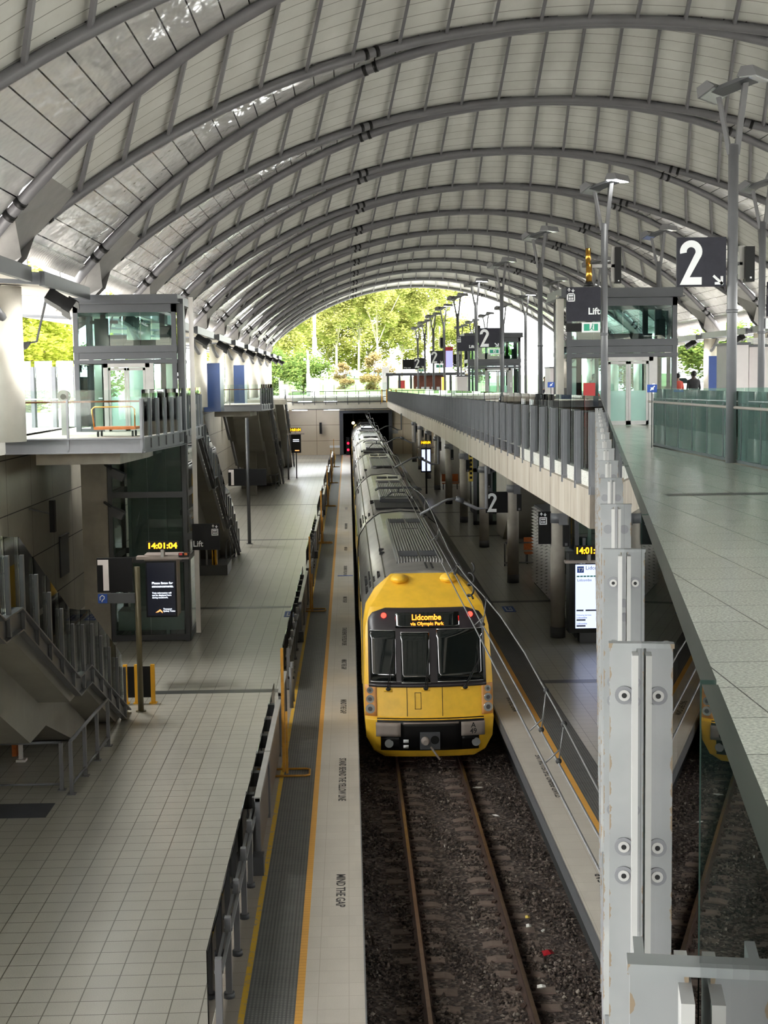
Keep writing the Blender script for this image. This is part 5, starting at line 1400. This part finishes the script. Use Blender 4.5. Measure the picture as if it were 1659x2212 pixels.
mb = MB()
for k in range(8): mb.box(6.84+k*.10, 6.92+k*.10, 42.33, 42.34, 2.05, 2.09)
mb.build('carriage_bar', 'screen_green', sc)
text('screen_text', 'Following Services', .06, (6.83, 42.335, .88), 'screen_navy', sc, 1.)
for z in (.80, .62): text('screen_text', 'Lidcombe', .08, (6.83, 42.335, z), 'screen_navy', sc, 1.)
for z, a, b in ((1.02, 6.83, 7.04), (1.02, 7.1, 7.42), (.73, 6.83, 7.1), (.55, 6.83, 7.1)): mb = MB(); mb.box(a, b, 42.33, 42.34, z, z+.045); mb.build('text_bar', 'screen_grey', sc)
mb = MB(); mb.box(6.95, 7.5, 42.5, 42.9, 0, .35); mb.build('plinth', 'steel_dark', t); t.location = (7.2, 42.7, -.02)
clock(6.68, 7.50, 42.2, 2.74, 2.95, '14:01:04', 'amber LED clock above the lit screen on the right platform')
t = thing('information_screen', 'distant small white lit screen under the concourse beside the far train cars', 'screen', (5.5, 100, 0))
mb = MB(); mb.box(5.0, 5.72, 100, 100.2, 1.5, 3.2); q = mb.build('housing', 'black', t)
mb = MB(); mb.box(5.06, 5.66, 99.98, 100, 1.6, 3.1); mb.build('display', 'screen_blue', q)
mb = MB(); mb.box(5.3, 5.42, 99.9, 99.98, 0, 4.2); mb.build('stand', 'interior_dark', t)
clock(5.0, 5.66, 99.9, 3.5, 3.7, '14:01:04', 'small distant amber LED clock under the concourse')
# wall mounted boxes near far end
m = MB(); m.box(4.6, 5.3, 154.8, 155, 2.2, 2.6); one('far_sign', m, 'steel_light', 'small pale sign right of the tunnel mouth', 'sign')
# ================================================================== concourse: light poles
pole = None
def lamp_pole(x, y, lab, lit=False, grp='tall light poles on the concourse'):
    t = thing('light_pole', lab, 'light pole', (x, y, CZ), grp)
    zt = 11.75
    mb = MB(); mb.cyl(x, y, CZ+zslope(y), zt, .085, 16); mb.cyl(x, y, zt-.02, zt+.02, .07, 12); mb.cyl(x, y, 9.0, 9.06, .1, 16); mb.build('pole', 'steel_grey', t)
    mb = MB(); mb.bar((x-.06, y, zt-.15), (x-.22, y+.12, 12.55), .07); mb.bar((x+.05, y, zt-.15), (x+.16, y-.1, 12.75), .09); mb.build('yoke', 'steel_grey', t)
    # frame plate between two raking flood heads
    A = Matrix.Translation((x, y, 12.72)) @ Matrix.Rotation(radians(-38), 4, 'Z')
    mb = MB(); mb.box(-.36, .36, -.24, .24, -.04, .02, A @ Matrix.Rotation(radians(-14), 4, 'Y')); mb.build('mount_plate', 'steel_dark', t)
    for s_, dz in ((-1, -.08), (1, .10)):
        B = A @ Matrix.Translation((s_*.36, 0, dz)) @ Matrix.Rotation(radians(-14), 4, 'Y') @ Matrix.Rotation(radians(s_*16), 4, 'Y')
        mb = MB(); k = len(mb.v)
        for (xx, zz) in ((-.17, -.05), (.17, -.05), (.10, .11), (-.10, .11)): pass
        pts = [(-.17, -.05), (.17, -.05), (.10, .11), (-.10, .11)]
        mb.v += [tuple(B @ Vector((a, -.36, b))) for a, b in pts]+[tuple(B @ Vector((a, .36, b))) for a, b in pts]
        mb.face((k, k+1, k+2, k+3)); mb.face((k+7, k+6, k+5, k+4))
        for i in range(4): j = (i+1) % 4; mb.face((k+i, k+4+i, k+4+j, k+j))
        hd = mb.build('flood_head', 'steel_grey', t)
        mb = MB(); mb.box(-.14, .14, -.31, .31, -.062, -.051, B); mb.build('lens', 'lamp_glow' if (lit and s_ > 0) else 'lamp_lens', hd)
    return t
lit_rows = {36, 72, 96}
for i in range(10):
    y = 24+12*i; lamp_pole(6.42, y, 'grey twin head light pole, left row on the concourse, %s from the camera%s' % (ordinal(i), ', lit' if y in lit_rows else ''), y in lit_rows)
for i in range(9):
    y = 36+12*i; lamp_pole(10.38, y, 'grey twin head light pole, right row on the concourse, %s from the camera' % ordinal(i), y == 84)
# signs on poles
def exit_box(x0, x1, y, z0, z1, lab):
    t = thing('exit_sign', lab, 'sign', (x0, y, z0)); mb = MB(); mb.box(x0, x1, y, y+.1, z0, z1); mb.build('light_box', 'sign_white', t)
    w_ = x1-x0
    mb = MB(); mb.box(x0+w_*.12, x1-w_*.12, y-.01, y, z0+.04, z1-.04); f = mb.build('green_face', 'green_sign', t)
    mb = MB(); mb.box(x0+w_*.42, x0+w_*.66, y-.015, y-.01, z0+.04, z1-.04); f2 = mb.build('white_field', 'sign_white', f)
    c = x0+w_*.54; zc = (z0+z1)/2; mb = MB(); mb.bar((c, y-.02, zc-.02), (c+.02, y-.02, zc+.05), .005, .03); mb.ball((c+.025, y-.02, zc+.075), .018, 8, 6, (1, .3, 1)); mb.bar((c, y-.02, zc-.02), (c+.04, y-.02, zc-.08), .005, .02); mb.bar((c, y-.02, zc-.02), (c-.05, y-.02, zc-.07), .005, .02); mb.build('running_figure', 'green_sign', f)
def lift_sign(x0, x1, y, z0, z1, lab, mirror=False):
    t, p = plate('lift_sign', lab, 'sign', x0, x1, y, z0, z1, 'black_sign_faded'); h = z1-z0
    symbol_lift(None, x0+.02, y, z1-h*.42, h*1.0, p)
    text('lift_word', 'Lift', h*.27, (x1-.02, y-.006, z0+h*.2), 'sign_white', p, 1., bold=.006, align='RIGHT'); return t
sign_two(5.48, 6.30, 23.95, 9.44, 10.25, 'large dark sign with white 2 and arrow on the nearest light pole, upper right')
lift_sign(5.45, 6.31, 35.9, 9.36, 10.20, 'dark Lift sign on the lit light pole in front of the right lift')
exit_box(5.84, 6.30, 35.9, 9.08, 9.33, 'green running figure exit sign below the dark Lift sign')
t = thing('information_display', 'small dark display box beside the exit sign under the near Lift sign', 'display', (5.5, 35.9, 9.1)); mb = MB(); mb.box(5.45, 5.83, 35.9, 36.0, 9.10, 9.31); mb.build('box_body', 'black', t)
sign_two(5.45, 6.33, 59.9, 9.25, 10.06, 'second hanging dark 2 sign with arrow in the concourse row')
exit_box(5.85, 6.33, 59.9, 8.98, 9.2, 'exit sign under the second hanging 2 sign')
lift_sign(5.45, 6.33, 71.9, 9.35, 10.1, 'farther dark Lift sign in the concourse row')
sign_two(5.5, 6.36, 95.9, 9.0, 9.85, 'third hanging dark 2 sign, small and distant')
exit_box(5.85, 6.33, 95.9, 8.72, 8.95, 'exit sign under the third hanging 2 sign')
sign_two(5.5, 6.36, 119.9, 8.9, 9.75, 'fourth hanging dark 2 sign, the farthest one')
exit_box(5.85, 6.33, 119.9, 8.62, 8.86, 'exit sign under the farthest hanging 2 sign')
t, p = plate('direction_sign', 'plain black sign left of the farthest 2 sign', 'sign', 5.0, 6.36, 131.9, 8.9, 9.8)
text('small_text', 'Way out', .18, (5.1, 131.89, 9.0), 'sign_white', p, 1., bold=.003)
t, p = plate('direction_sign', 'plain black sign right of the lit violet timetable', 'sign', 7.02, 7.5, 95.95, 8.8, 9.6)
text('small_text', 'Way out', .09, (7.05, 95.94, 8.88), 'sign_white', p, 1., bold=.003)
lift_sign(10.48, 11.35, 35.9, 9.42, 10.28, 'dark Lift sign cut off by the right edge of the photo')
exit_box(10.46, 10.95, 35.9, 9.12, 9.38, 'green exit sign at the right edge of the photo')
lift_sign(10.45, 11.3, 71.9, 9.2, 10.05, 'small dark Lift sign left of the right lift, seen past its post')
t = thing('timetable_screen', 'lit violet timetable screen hanging on a concourse pole', 'screen', (6.9, 90, 8.9))
mb = MB(); mb.box(6.5, 7.0, 95.9, 96.05, 8.75, 10.1); q = mb.build('housing', 'red_box', t)
mb = MB(); mb.box(6.52, 6.98, 95.88, 95.9, 8.77, 9.85); mb.build('display', 'screen_violet', q)
# loudspeakers and the brass sounder at the poles
def spk(x, y, z0, z1, lab):
    t = thing('column_loudspeaker', lab, 'loudspeaker', (x, y, z0), 'tall black loudspeakers on the light poles')
    mb = MB(); mb.box(x-.075, x+.075, y-.1, y+.08, z0, z1); mb.build('cabinet', 'black', t)
    mb = MB(); mb.box(x-.15, x-.07, y, y+.1, z0+.05, z1+.02); mb.build('back_shell', 'steel_light', t)
    mb = MB(); mb.box(x-.005, x+.025, y-.105, y-.1, z0+.05, z0+.08); mb.build('badge', 'sign_white', t); return t
spk(6.74, 35.95, 10.28, 11.17, 'black tall loudspeaker on the lit pole above the right lift')
t = thing('speaker_bracket', 'cross arm on the lit pole carrying the loudspeaker and brass sounder', 'bracket', (6.42, 36, 10.7)); mb = MB(); mb.box(6.1, 6.7, 35.95, 36.03, 10.68, 10.76); mb.build('arm', 'steel_light', t)
t = thing('brass_sounder', 'upright brass coloured tube fitting beside the lit light pole', 'fitting', (6.03, 36, 10.3))
mb = MB(); mb.cyl(6.02, 35.9, 10.32, 10.75, .075, 16); mb.cyl(6.0, 35.9, 10.76, 11.15, .065, 16); mb.build('tube', 'brass', t)
mb = MB(); mb.cyl(6.02, 35.9, 10.22, 10.33, .13, 16, .08); mb.build('base', 'black', t)
spk(6.72, 24.1, 9.52, 10.10, 'black tall loudspeaker right of the nearest light pole')
mb = MB(); mb.box(6.5, 6.62, 24.1, 24.2, 9.8, 9.85); one('speaker_bracket', mb, 'steel_grey', 'short arm holding the loudspeaker to the nearest light pole', 'bracket')
spk(6.2, 95, 10.0, 10.7, 'small distant black loudspeaker on the sixth pole'); spk(7.3, 80, 9.95, 10.9, 'distant curved black loudspeaker against the sky')
# ================================================================== stair opening glass, kiosks, gates, people
t = thing('stair_well_balustrade', 'green tinted glass balustrade with round handrail round the stair opening at right', 'balustrade', (6.4, 30.5, CZ))
def well_run(a, b, n):
    for i in range(n):
        p = Vector(a)+(Vector(b)-Vector(a))*(i/n); q = Vector(a)+(Vector(b)-Vector(a))*((i+1)/n); d = (q-p).normalized()*.006
        g = MB(); g.bar((p.x+d.x, p.y+d.y, CZ+.62), (q.x-d.x, q.y-d.y, CZ+.62), .014, 1.16); g.build('glass_panel', 'glass_well', t)
        mb = MB(); mb.bar((q.x, q.y, CZ), (q.x, q.y, CZ+1.0), .03, .05); mb.build('post', 'steel_dark', t)
glass('glass_well', (.76, .88, .83, 1), .0, 1.5, 1., .14)  # pale diffuse share stands in for the floor reflected in the glass
well_run((6.53, 10, 0), (6.53, 30.6, 0), 18); well_run((6.53, 30.6, 0), (10.4, 30.6, 0), 4); well_run((10.4, 30.6, 0), (10.4, 12, 0), 16)
mb = MB(); mb.tube([(6.46, 10, CZ+.93), (6.46, 30.8, CZ+.93)], .025, 10); mb.tube([(10.3, 12, CZ+.93), (10.3, 30.4, CZ+.93)], .025, 8); mb.build('handrail', 'train_bumper', t)
mb = MB(); mb.box(6.51, 6.55, 10, 30.6, CZ, CZ+.05); mb.build('base_channel', 'steel_dark', t)
m = MB(); m.prism([(30.3, CZ-.1), (30.3, CZ-.5), (18.5, 0), (17, 0), (29, CZ-.1)], 'x', 6.6, 10.2); struct('stair_island', m, 'concrete')
for i, (x, y, l) in enumerate(((6.15, 29.5, 'small blue symbol sign on the end of the stair balustrade, above the near glass'), (9.2, 30.4, 'small blue symbol sign before the person in dark clothes'), (5.9, 42.5, 'small blue symbol sign left of the right lift'))):
    t = thing('blue_symbol_sign', l, 'sign', (x, y, CZ+1.1)); z = CZ+1.14
    if i == 2: y = 42.5; z = CZ+1.18
    mb = MB(); mb.box(x, x+.2, y-.02, y, z, z+.16); q = mb.build('plate', 'blue_sign', t)
    mb = MB(); mb.box(x+.07, x+.13, y-.025, y-.02, z+.05, z+.1); mb.bar((x+.06, y-.025, z+.04), (x+.15, y-.025, z+.13), .004, .02); mb.build('symbol', 'sign_white', q)
    mb = MB(); mb.bar((x+.1, y+.01, CZ), (x+.1, y+.01, z+.02), .02); mb.build('stem', 'steel_dark', t)
def kiosk(x0, x1, y, z1, lab, mat='kiosk_white', d=2.2, top=True):
    t = thing('kiosk', lab, 'kiosk', ((x0+x1)/2, y, CZ)); mb = MB(); mb.box(x0, x1, y, y+d, CZ+zslope(y), z1); mb.build('body', mat, t)
    mb = MB(); mb.box(x0-.05, x1+.05, y-.06, y+d, z1, z1+.08); mb.build('lid', 'steel_dark', t)
    if top:
        for i in range(4): mb = MB(); mb.box(x0, x1, y+.1+i*.1, y+.15+i*.1, z1+.1+i*.05, z1+.14+i*.05); mb.build('vent_bar', 'steel_light', t)
    return t
tk = kiosk(12.6, 14.0, 45, 8.85, 'large pale kiosk box with slatted top at the right edge of the concourse')
mb = MB(); mb.disc((13.7, 44.99, 7.75), (0, -1, 0), .07, .03); mb.build('round_vent', 'rubber', tk)
mb = MB(); mb.disc((13.7, 44.99, 7.5), (0, -1, 0), .05, .03); mb.build('round_vent', 'steel_light', tk)
kiosk(11.75, 12.35, 44.2, 8.9, 'tall narrow grey cabinet beside the large pale kiosk', 'kiosk_white', 1.5, False)
kiosk(10.2, 11.6, 72.5, 8.45, 'pale square kiosk right of the far lift', 'kiosk_white', 2, False)
kiosk(6.25, 6.85, 82.4, 8.1, 'small pale cabinet left of the far lift', 'kiosk_white', 1.5, False)
m = MB(); m.box(7.0, 7.35, 42.7, 42.75, CZ, CZ+1.3); one('red_poster', m, 'red_box', 'red board standing behind the glass left of the right lift doors', 'poster')
m = MB(); m.box(14.35, 15.55, 57, 57.1, CZ, 8.75); one('blue_screen_wall', m, 'blue_bright', 'bright blue tall panel behind the person in dark clothes', 'panel')
m = MB(); m.box(6.0, 6.12, 92, 92.6, CZ-.2, 8.1); one('orange_screen', m, 'screen_warm', 'narrow orange lit panel far along the concourse', 'screen')
def person(x, y, rz, shirt, lab, h=1.72, bag=None, skin='skin_tone'):
    t = thing('person', lab, 'person', (x, y, CZ+zslope(y)))
    k = h/1.75
    V = [(0, 0, .95), (0, 0, 1.18), (0, -.01, 1.42), (0, -.01, 1.50), (0, .0, 1.60), (0, .0, 1.70),
         (.10, 0, .90), (.12, .02, .50), (.12, -.01, .09), (.12, .13, .04), (-.10, 0, .90), (-.12, .06, .50), (-.12, -.05, .09), (-.12, .09, .04),
         (.19, -.01, 1.40), (.25, -.02, 1.12), (.22, .13, .93), (.21, .18, .86), (-.19, -.01, 1.40), (-.25, -.02, 1.12), (-.22, .13, .93), (-.21, .18, .86)]
    E = [(0, 1), (1, 2), (2, 3), (3, 4), (4, 5), (0, 6), (6, 7), (7, 8), (8, 9), (0, 10), (10, 11), (11, 12), (12, 13), (2, 14), (14, 15), (15, 16), (16, 17), (2, 18), (18, 19), (19, 20), (20, 21)]
    Rr = [.15, .135, .15, .055, .085, .075, .095, .06, .045, .04, .095, .06, .045, .04, .065, .045, .036, .03, .065, .045, .036, .03]
    M = Matrix.Translation((x, y, CZ+zslope(y))) @ Matrix.Rotation(rz, 4, 'Z') @ Matrix.Scale(k, 4)
    me = bpy.data.meshes.new('body'); me.from_pydata([M @ Vector(v) for v in V], E, []); o = bpy.data.objects.new('body', me); COL.objects.link(o)
    sm = o.modifiers.new('skin', 'SKIN'); sm.use_smooth_shade = True
    for i, sv in enumerate(me.skin_vertices[0].data): sv.radius = (Rr[i]*k*(1.25 if i in (0, 1, 2) else 1), Rr[i]*k*(.85 if i in (0, 1, 2) else 1)); sv.use_root = i == 0
    o.modifiers.new('sub', 'SUBSURF').levels = 2; o.modifiers['sub'].render_levels = 2
    dg = bpy.context.evaluated_depsgraph_get(); dg.update(); m2 = bpy.data.meshes.new_from_object(o.evaluated_get(dg)); bpy.data.objects.remove(o)
    for mm in (skin, shirt, 'trousers'): m2.materials.append(MATS[mm])
    Mi = M.inverted()
    for f in m2.polygons:
        c = Mi @ f.center; f.use_smooth = True
        f.material_index = 2 if c.z < .98 and abs(c.x) < .2 and not (abs(c.x) > .17 and c.y > .1) else (1 if c.z < 1.47 and not (c.z < 1.02 and c.y > .09) else 0)
    o = bpy.data.objects.new('body', m2); COL.objects.link(o); attach(o, t)
    mb = MB(); mb.ball((0, -.015, 1.67), .108, 16, 12, (.92, 1.02, 1.02)); 
    mb.v = [tuple(M @ Vector(v)) for v in mb.v]; mb.build('hair', 'hair', t)
    mb = MB(); mb.ball((0, .085, 1.615), .07, 14, 10, (.85, .55, 1.2)); mb.ball((0, .13, 1.61), .016, 8, 6); mb.ball((-.1, 0, 1.62), .025, 8, 6, (.4, 1, 1.4)); mb.ball((.1, 0, 1.62), .025, 8, 6, (.4, 1, 1.4))
    mb.v = [tuple(M @ Vector(v)) for v in mb.v]; mb.build('face', skin, t)
    for sx in (-1, 1):   # hands: palm with five fingers
        mb = MB(); mb.ball((sx*.21, .19, .84), .04, 10, 8, (.5, .9, 1.1))
        for i in range(4): mb.tube([(sx*.21, .165+i*.018, .81), (sx*.205, .17+i*.018, .775), (sx*.195, .165+i*.018, .75+.006*abs(i-1.5))], .009, 6)
        mb.tube([(sx*.20, .215, .845), (sx*.19, .235, .82), (sx*.185, .235, .80)], .010, 6)
        mb.v = [tuple(M @ Vector(v)) for v in mb.v]; mb.build('hand', skin, t)
    return t
person(12.05, 50, 0.15, 'shirt_dark', 'person with black hair in dark top, seen from behind at the right', 1.62, None, 'skin_dark')
person(11.62, 50.6, .3, 'shirt_red', 'person in a coral red top half hidden by the right lift', 1.55)
person(10.95, 80, pi, 'shirt_grey', 'person in dark grey top standing right of the pale square kiosk', 1.6)
person(10.6, 62, .5, 'shirt_grey', 'person in grey seen through the doors of the right lift', 1.6)
# ================================================================== footbridge at the far end
t = thing('footbridge', 'concrete footbridge with glass sides crossing the tracks before the end wall', 'bridge', (-2, 135, 5.3))
mb = MB(); mb.box(-9.6, 3.62, 134.6, 137.5, 5.30, 5.95); mb.build('deck', 'concrete_light', t)
mb = MB(); mb.box(-5.3, 3.62, 134.5, 134.6, 5.93, 6.02); mb.box(-5.3, 3.62, 134.5, 134.6, 5.28, 5.34); mb.build('edge_angle', 'steel_dark', t)
glass_fence_run(t, [(-5.2, 134.6), (3.0, 134.6)], 6.02, .95, .85, 1.05, pw=.07)
mb = MB(); mb.box(-5.3, 3.5, 134.56, 134.64, 6.93, 7.0); mb.build('top_rail', 'steel_dark', t)
t = thing('end_balustrade', 'tall glass balustrade at the end of the hall before the park', 'balustrade', (-1, 150, 6.2))
glass_fence_run(t, [(-8.3, 150), (4.2, 150)], 6.24, 1.3, 1.45, 1.15, pw=.05)
for i in range(2):
    x = 3.05+i*.45; mb = MB(); mb.box(x, x+.1, 133.2, 133.3, 5.9, 7.1); one('yellow_post', mb, 'yellow_barrier', 'yellow edged post at the meeting of bridge and concourse, %s of two' % ('left' if i == 0 else 'right'), 'post')
# brick station building at the far end of the concourse
t = thing('station_building', 'low dark framed station building with brown wall at the far end of the concourse', 'building', (8, 138, CZ))
mb = MB(); mb.box(3.6, 13.5, 137.5, 143, 8.35, 8.62); mb.build('roof', 'steel_dark', t)
mb = MB(); mb.box(6.4, 9.6, 141, 141.3, 6.2, 8.35); mb.build('brown_wall', 'brown_wall', t)
for x in (3.7, 4.8, 5.9, 9.7, 13.3): mb = MB(); mb.box(x, x+.22, 137.6, 137.9, 6.2, 8.35); mb.build('pillar', 'steel_dark', t)
mb = MB(); mb.box(4.9, 5.6, 142, 142.1, 6.2, 7.9); mb.build('red_panel', 'red_wall', t)
mb = MB()
for k in range(5): mb.box(6.6+k*.5, 6.9+k*.5, 139.9, 140.0, 6.2, 7.25)
mb.build('ticket_panels', 'sign_white', t)
# ================================================================== outside: poles, umbrellas, flags, trees
def mast(x, y, h, r, lab, mat='white_paint'):
    t = thing('mast', lab, 'mast', (x, y, 6.2)); mb = MB(); mb.cyl(x, y, 6.2, 6.2+h*.5, r, 14); mb.cyl(x, y, 6.2+h*.5, 6.2+h*.8, r*.75, 14); mb.cyl(x, y, 6.2+h*.8, 6.2+h, r*.5, 14); mb.build('shaft', mat, t); return t
t = mast(-4.55, 165, 5.2, .22, 'grey square camera pole in the park behind the end balustrade', 'steel_light')
mb = MB(); mb.box(-5.05, -4.8, 164.8, 165, 10.3, 10.55); mb.build('camera', 'white_paint', t)
mast(-4.2, 185, 14.5, .25, 'tall white tapering mast in front of the gum trees')
mast(-13.5, 200, 10, .2, 'thin white mast at the left end of the hall opening')
for i, (x, y) in enumerate(((.9, 205), (4.0, 208))):
    t = thing('park_umbrella', 'blue square umbrella in the park, %s one' % ('left' if i == 0 else 'right'), 'umbrella', (x, y, 7), 'blue park umbrellas')
    mb = MB(); n = 0; mb.v += [(x-1.45, y-1.45, 8.6), (x+1.45, y-1.45, 8.6), (x+1.45, y+1.45, 8.6), (x-1.45, y+1.45, 8.6), (x, y, 9.5)]
    for a, b in ((0, 1), (1, 2), (2, 3), (3, 0)): mb.face((a, b, 4))
    mb.build('canopy', 'umbrella_blue', t)
    mb = MB(); mb.cyl(x, y, 6.2, 9.4, .06, 8); mb.build('pole', 'steel_light', t)
for i, (x, y, c) in enumerate(((-13.5, 172, 'white_paint'), (-7.6, 170, 'white_paint'), (-4.0, 175, 'white_paint'), (-2.4, 176, 'white_paint'))):
    t = thing('feather_banner', 'white banner post in the park beyond the end balustrade, %s from the left' % ordinal(i).replace('nearest', 'first'), 'banner', (x, y, 6.2), 'white banners in the park')
    mb = MB(); mb.box(x-.5, x+.5, y, y+.05, 6.3, 8.3 if i % 2 == 0 else 7.6); mb.build('banner_cloth', c, t)
    mb = MB(); mb.cyl(x-.53, y, 6.0, 8.4, .03, 8); mb.build('pole', 'steel_light', t)
t = thing('park_sign_board', 'grey upright board in the park left of the station building', 'board', (4, 165, 6.2)); mb = MB(); mb.box(3.9, 4.7, 165, 165.2, 6.1, 9.4); mb.build('panel', 'steel_light', t)
TREEC = {}
def crown_mesh(key, n, rx, rz, leaf, seed, mat, clumps):
    rd = random.Random(seed); mb = MB(); cs = []
    for i in range(clumps):
        a = rd.random()*2*pi; q = rd.random()**.6; zz = rd.uniform(-1, 1)
        rr = sqrt(max(0, 1-zz*zz))*q; cs.append((rx*rr*cos(a), rx*rr*sin(a), rz*zz*.9, rd.uniform(.22, .42)*rx))
    for i in range(n):
        c = cs[rd.randrange(len(cs))]
        d = Vector((rd.gauss(0, 1), rd.gauss(0, 1), rd.gauss(0, .75))).normalized()*c[3]*rd.random()**.35
        p = Vector(c[:3])+d; s_ = leaf*rd.uniform(.6, 1.3)
        R = Matrix.Rotation(rd.random()*6.3, 3, 'Z') @ Matrix.Rotation(rd.gauss(.5, .6), 3, 'X')
        q = [R @ Vector(v) for v in ((-s_*.5, 0, 0), (0, -s_*.28, 0), (s_*.5, 0, .1*s_), (0, s_*.28, 0))]
        mb.quad([p+v for v in q])
    me_o = mb.build('tmp', mat, None, False); me = me_o.data; me.name = key; bpy.data.objects.remove(me_o); TREEC[key] = (me, cs)
crown_mesh('gum_a', 13000, 4.0, 5.2, .42, 1, 'leaf_gum', 34); crown_mesh('gum_b', 12000, 4.6, 4.2, .42, 2, 'leaf_gum', 28)
crown_mesh('bush_a', 11000, 3.6, 2.5, .34, 3, 'leaf_green', 26); crown_mesh('lime_a', 12000, 4.2, 3.2, .34, 4, 'leaf_lime', 30); crown_mesh('rust_a', 7000, 2.4, 2.6, .3, 5, 'leaf_rust', 16)
nt_ = 0
def tree(x, y, z, h, key, lab, scale=1., trunk='bark_pale', grp=None):
    global nt_; nt_ += 1
    me, cs = TREEC[key]; t = thing('tree', lab, 'tree', (x, y, z), grp)
    o = bpy.data.objects.new('crown', me); COL.objects.link(o); o.parent = t
    o.location = (0, 0, h); o.scale = (scale, scale, scale); o.rotation_euler = (0, 0, nt_*1.7)
    mb = MB(); rd = random.Random(nt_); r0 = .2*scale if trunk == 'bark_pale' else .16*scale
    bend = rd.uniform(-.6, .6)
    mb.tube([(x, y, z-.2), (x+bend*.3, y, z+h*.4), (x+bend, y, z+h)], r0, 8, True, lambda i: r0*(1-.3*i))
    for c in rd.sample(cs, 7):
        a = nt_*1.7; cx = c[0]*cos(a)-c[1]*sin(a); cy = c[0]*sin(a)+c[1]*cos(a)
        e = Vector((x+cx*scale, y+cy*scale, z+h+c[2]*scale)); s_ = Vector((x+bend*.5, y, z+h*rd.uniform(.45, .7)))
        mb.tube([s_, s_.lerp(e, .5)+Vector((0, 0, .4)), e], .08*scale, 6, True, lambda i: .09*scale*(1-.35*i))
    mb.build('trunk', trunk, t); return t
# gum trees framed by the far end of the hall
rows = [(-16, 190, 5.0, 'gum_b', .8), (-12, 208, 8.5, 'gum_a', .9), (-8.5, 196, 9.5, 'gum_b', 1.0), (-5, 215, 12.0, 'gum_a', 1.05), (-1.6, 200, 12.3, 'gum_a', 1.1), (1.6, 218, 15, 'gum_b', 1.15), (4.2, 200, 13.2, 'gum_a', 1.0), (-3.0, 232, 9.0, 'gum_b', 1.3), (3.5, 236, 8.6, 'gum_a', 1.3), (8.0, 214, 10.5, 'gum_b', 1.0), (11.5, 205, 13.2, 'gum_a', 1.0), (14.0, 220, 15.5, 'gum_b', .9), (12, 235, 9, 'gum_a', 1.2), (17, 215, 7, 'gum_b', .9), (-10, 236, 8, 'gum_a', 1.3), (21, 230, 5, 'bush_a', 1.3)]
for i, (x, y, h, k, s_) in enumerate(rows):
    tree(x, y, 6.6, h, k, 'pale trunked gum tree beyond the far arch, %s of the grove' % ordinal(i), s_, 'bark_pale', 'gum trees beyond the far arch')
for i, (x, y, h, k, s_) in enumerate([(-13.5, 178, 3.0, 'bush_a', .85), (-9.2, 176, 2.9, 'bush_a', .95), (-5.6, 179, 2.9, 'bush_a', .8), (-11.2, 186, 3.4, 'rust_a', .9), (3.4, 186, 2.6, 'rust_a', .9), (-.8, 188, 2.0, 'rust_a', .7)]):
    tree(x, y, 6.3, h, k, 'low spreading green tree in front of the gum grove, %s' % ordinal(i), s_, 'bark_dark', 'low trees in front of the gum grove')
# trees outside the left and right walkways
for i, (x, y, h, s_) in enumerate([(-24, 66, 4.2, 1.3), (-33, 78, 4.5, 1.5), (-20, 88, 4.2, 1.2), (-18, 101, 3.6, 1.1), (-17.5, 76, 3.2, 1.0), (-45, 100, 5, 1.7), (-26, 50, 4, 1.2), (-40, 62, 5, 1.6)]):
    tree(x, y, 6.3, h, 'lime_a', 'bright yellow green tree outside the left walkway, %s' % ordinal(i), s_, 'bark_dark', 'lime green trees outside the left side')
for i, (x, y, h, s_) in enumerate([(38, 95, 4.2, 1.35), (47, 118, 5.0, 1.5), (34, 130, 3.6, 1.2), (42, 80, 4.5, 1.4), (58, 130, 6, 1.6), (30, 150, 3.2, 1.1), (50, 98, 6, 1.4)]):
    tree(x, y, 6.3, h, 'lime_a' if i % 3 == 0 else 'bush_a', 'leafy yellow green tree outside the right walkway, %s' % ordinal(i), s_, 'bark_dark', 'leafy trees outside the right side')
for i, (x0, x1, y, z) in enumerate(((30, 62, 165, 14), (62, 100, 170, 19), (-60, -34, 120, 10))):
    t = thing('far_building', 'pale distant building with window bands, %s' % ('behind the right columns', 'tallest at far right', 'outside the left walkway')[i], 'building', ((x0+x1)/2, y, 6)); mb = MB(); mb.box(x0, x1, y, y+12, 6, z); q = mb.build('facade', 'building_pale', t)
    mb = MB()
    k = 7.2
    while k < z-1: mb.box(x0+.5, x1-.5, y-.05, y, k, k+1.3); k += 2.9
    mb.build('window_band', 'windscreen', q)
for i, (x, y) in enumerate(((18.5, 100), (20.5, 92))):
    t = thing('parked_car', 'pale car parked outside the right walkway, %s one' % ('left' if i == 0 else 'right'), 'car', (x+9, y+30, 6.3), 'parked cars outside')
    X, Y_ = x+9, y+20; mb = MB(); mb.prism([(X-2.1, 6.6), (X-2.1, 7.2), (X-1.3, 7.35), (X-.8, 7.85), (X+.8, 7.9), (X+1.4, 7.35), (X+2.1, 7.2), (X+2.1, 6.6)], 'y', Y_, Y_+1.7); mb.build('car_body', 'white_paint' if i else 'steel_light', t)
    mb = MB(); mb.prism([(X-1.1, 7.37), (X-.75, 7.78), (X+.75, 7.82), (X+1.2, 7.37)], 'y', Y_-.01, Y_+1.71); mb.build('side_window', 'windscreen', t)
    for dx in (-1.3, 1.3): mb = MB(); mb.tube([(X+dx, Y_-.02, 6.65), (X+dx, Y_+.2, 6.65)], .33, 16); mb.build('wheel', 'rubber', t)
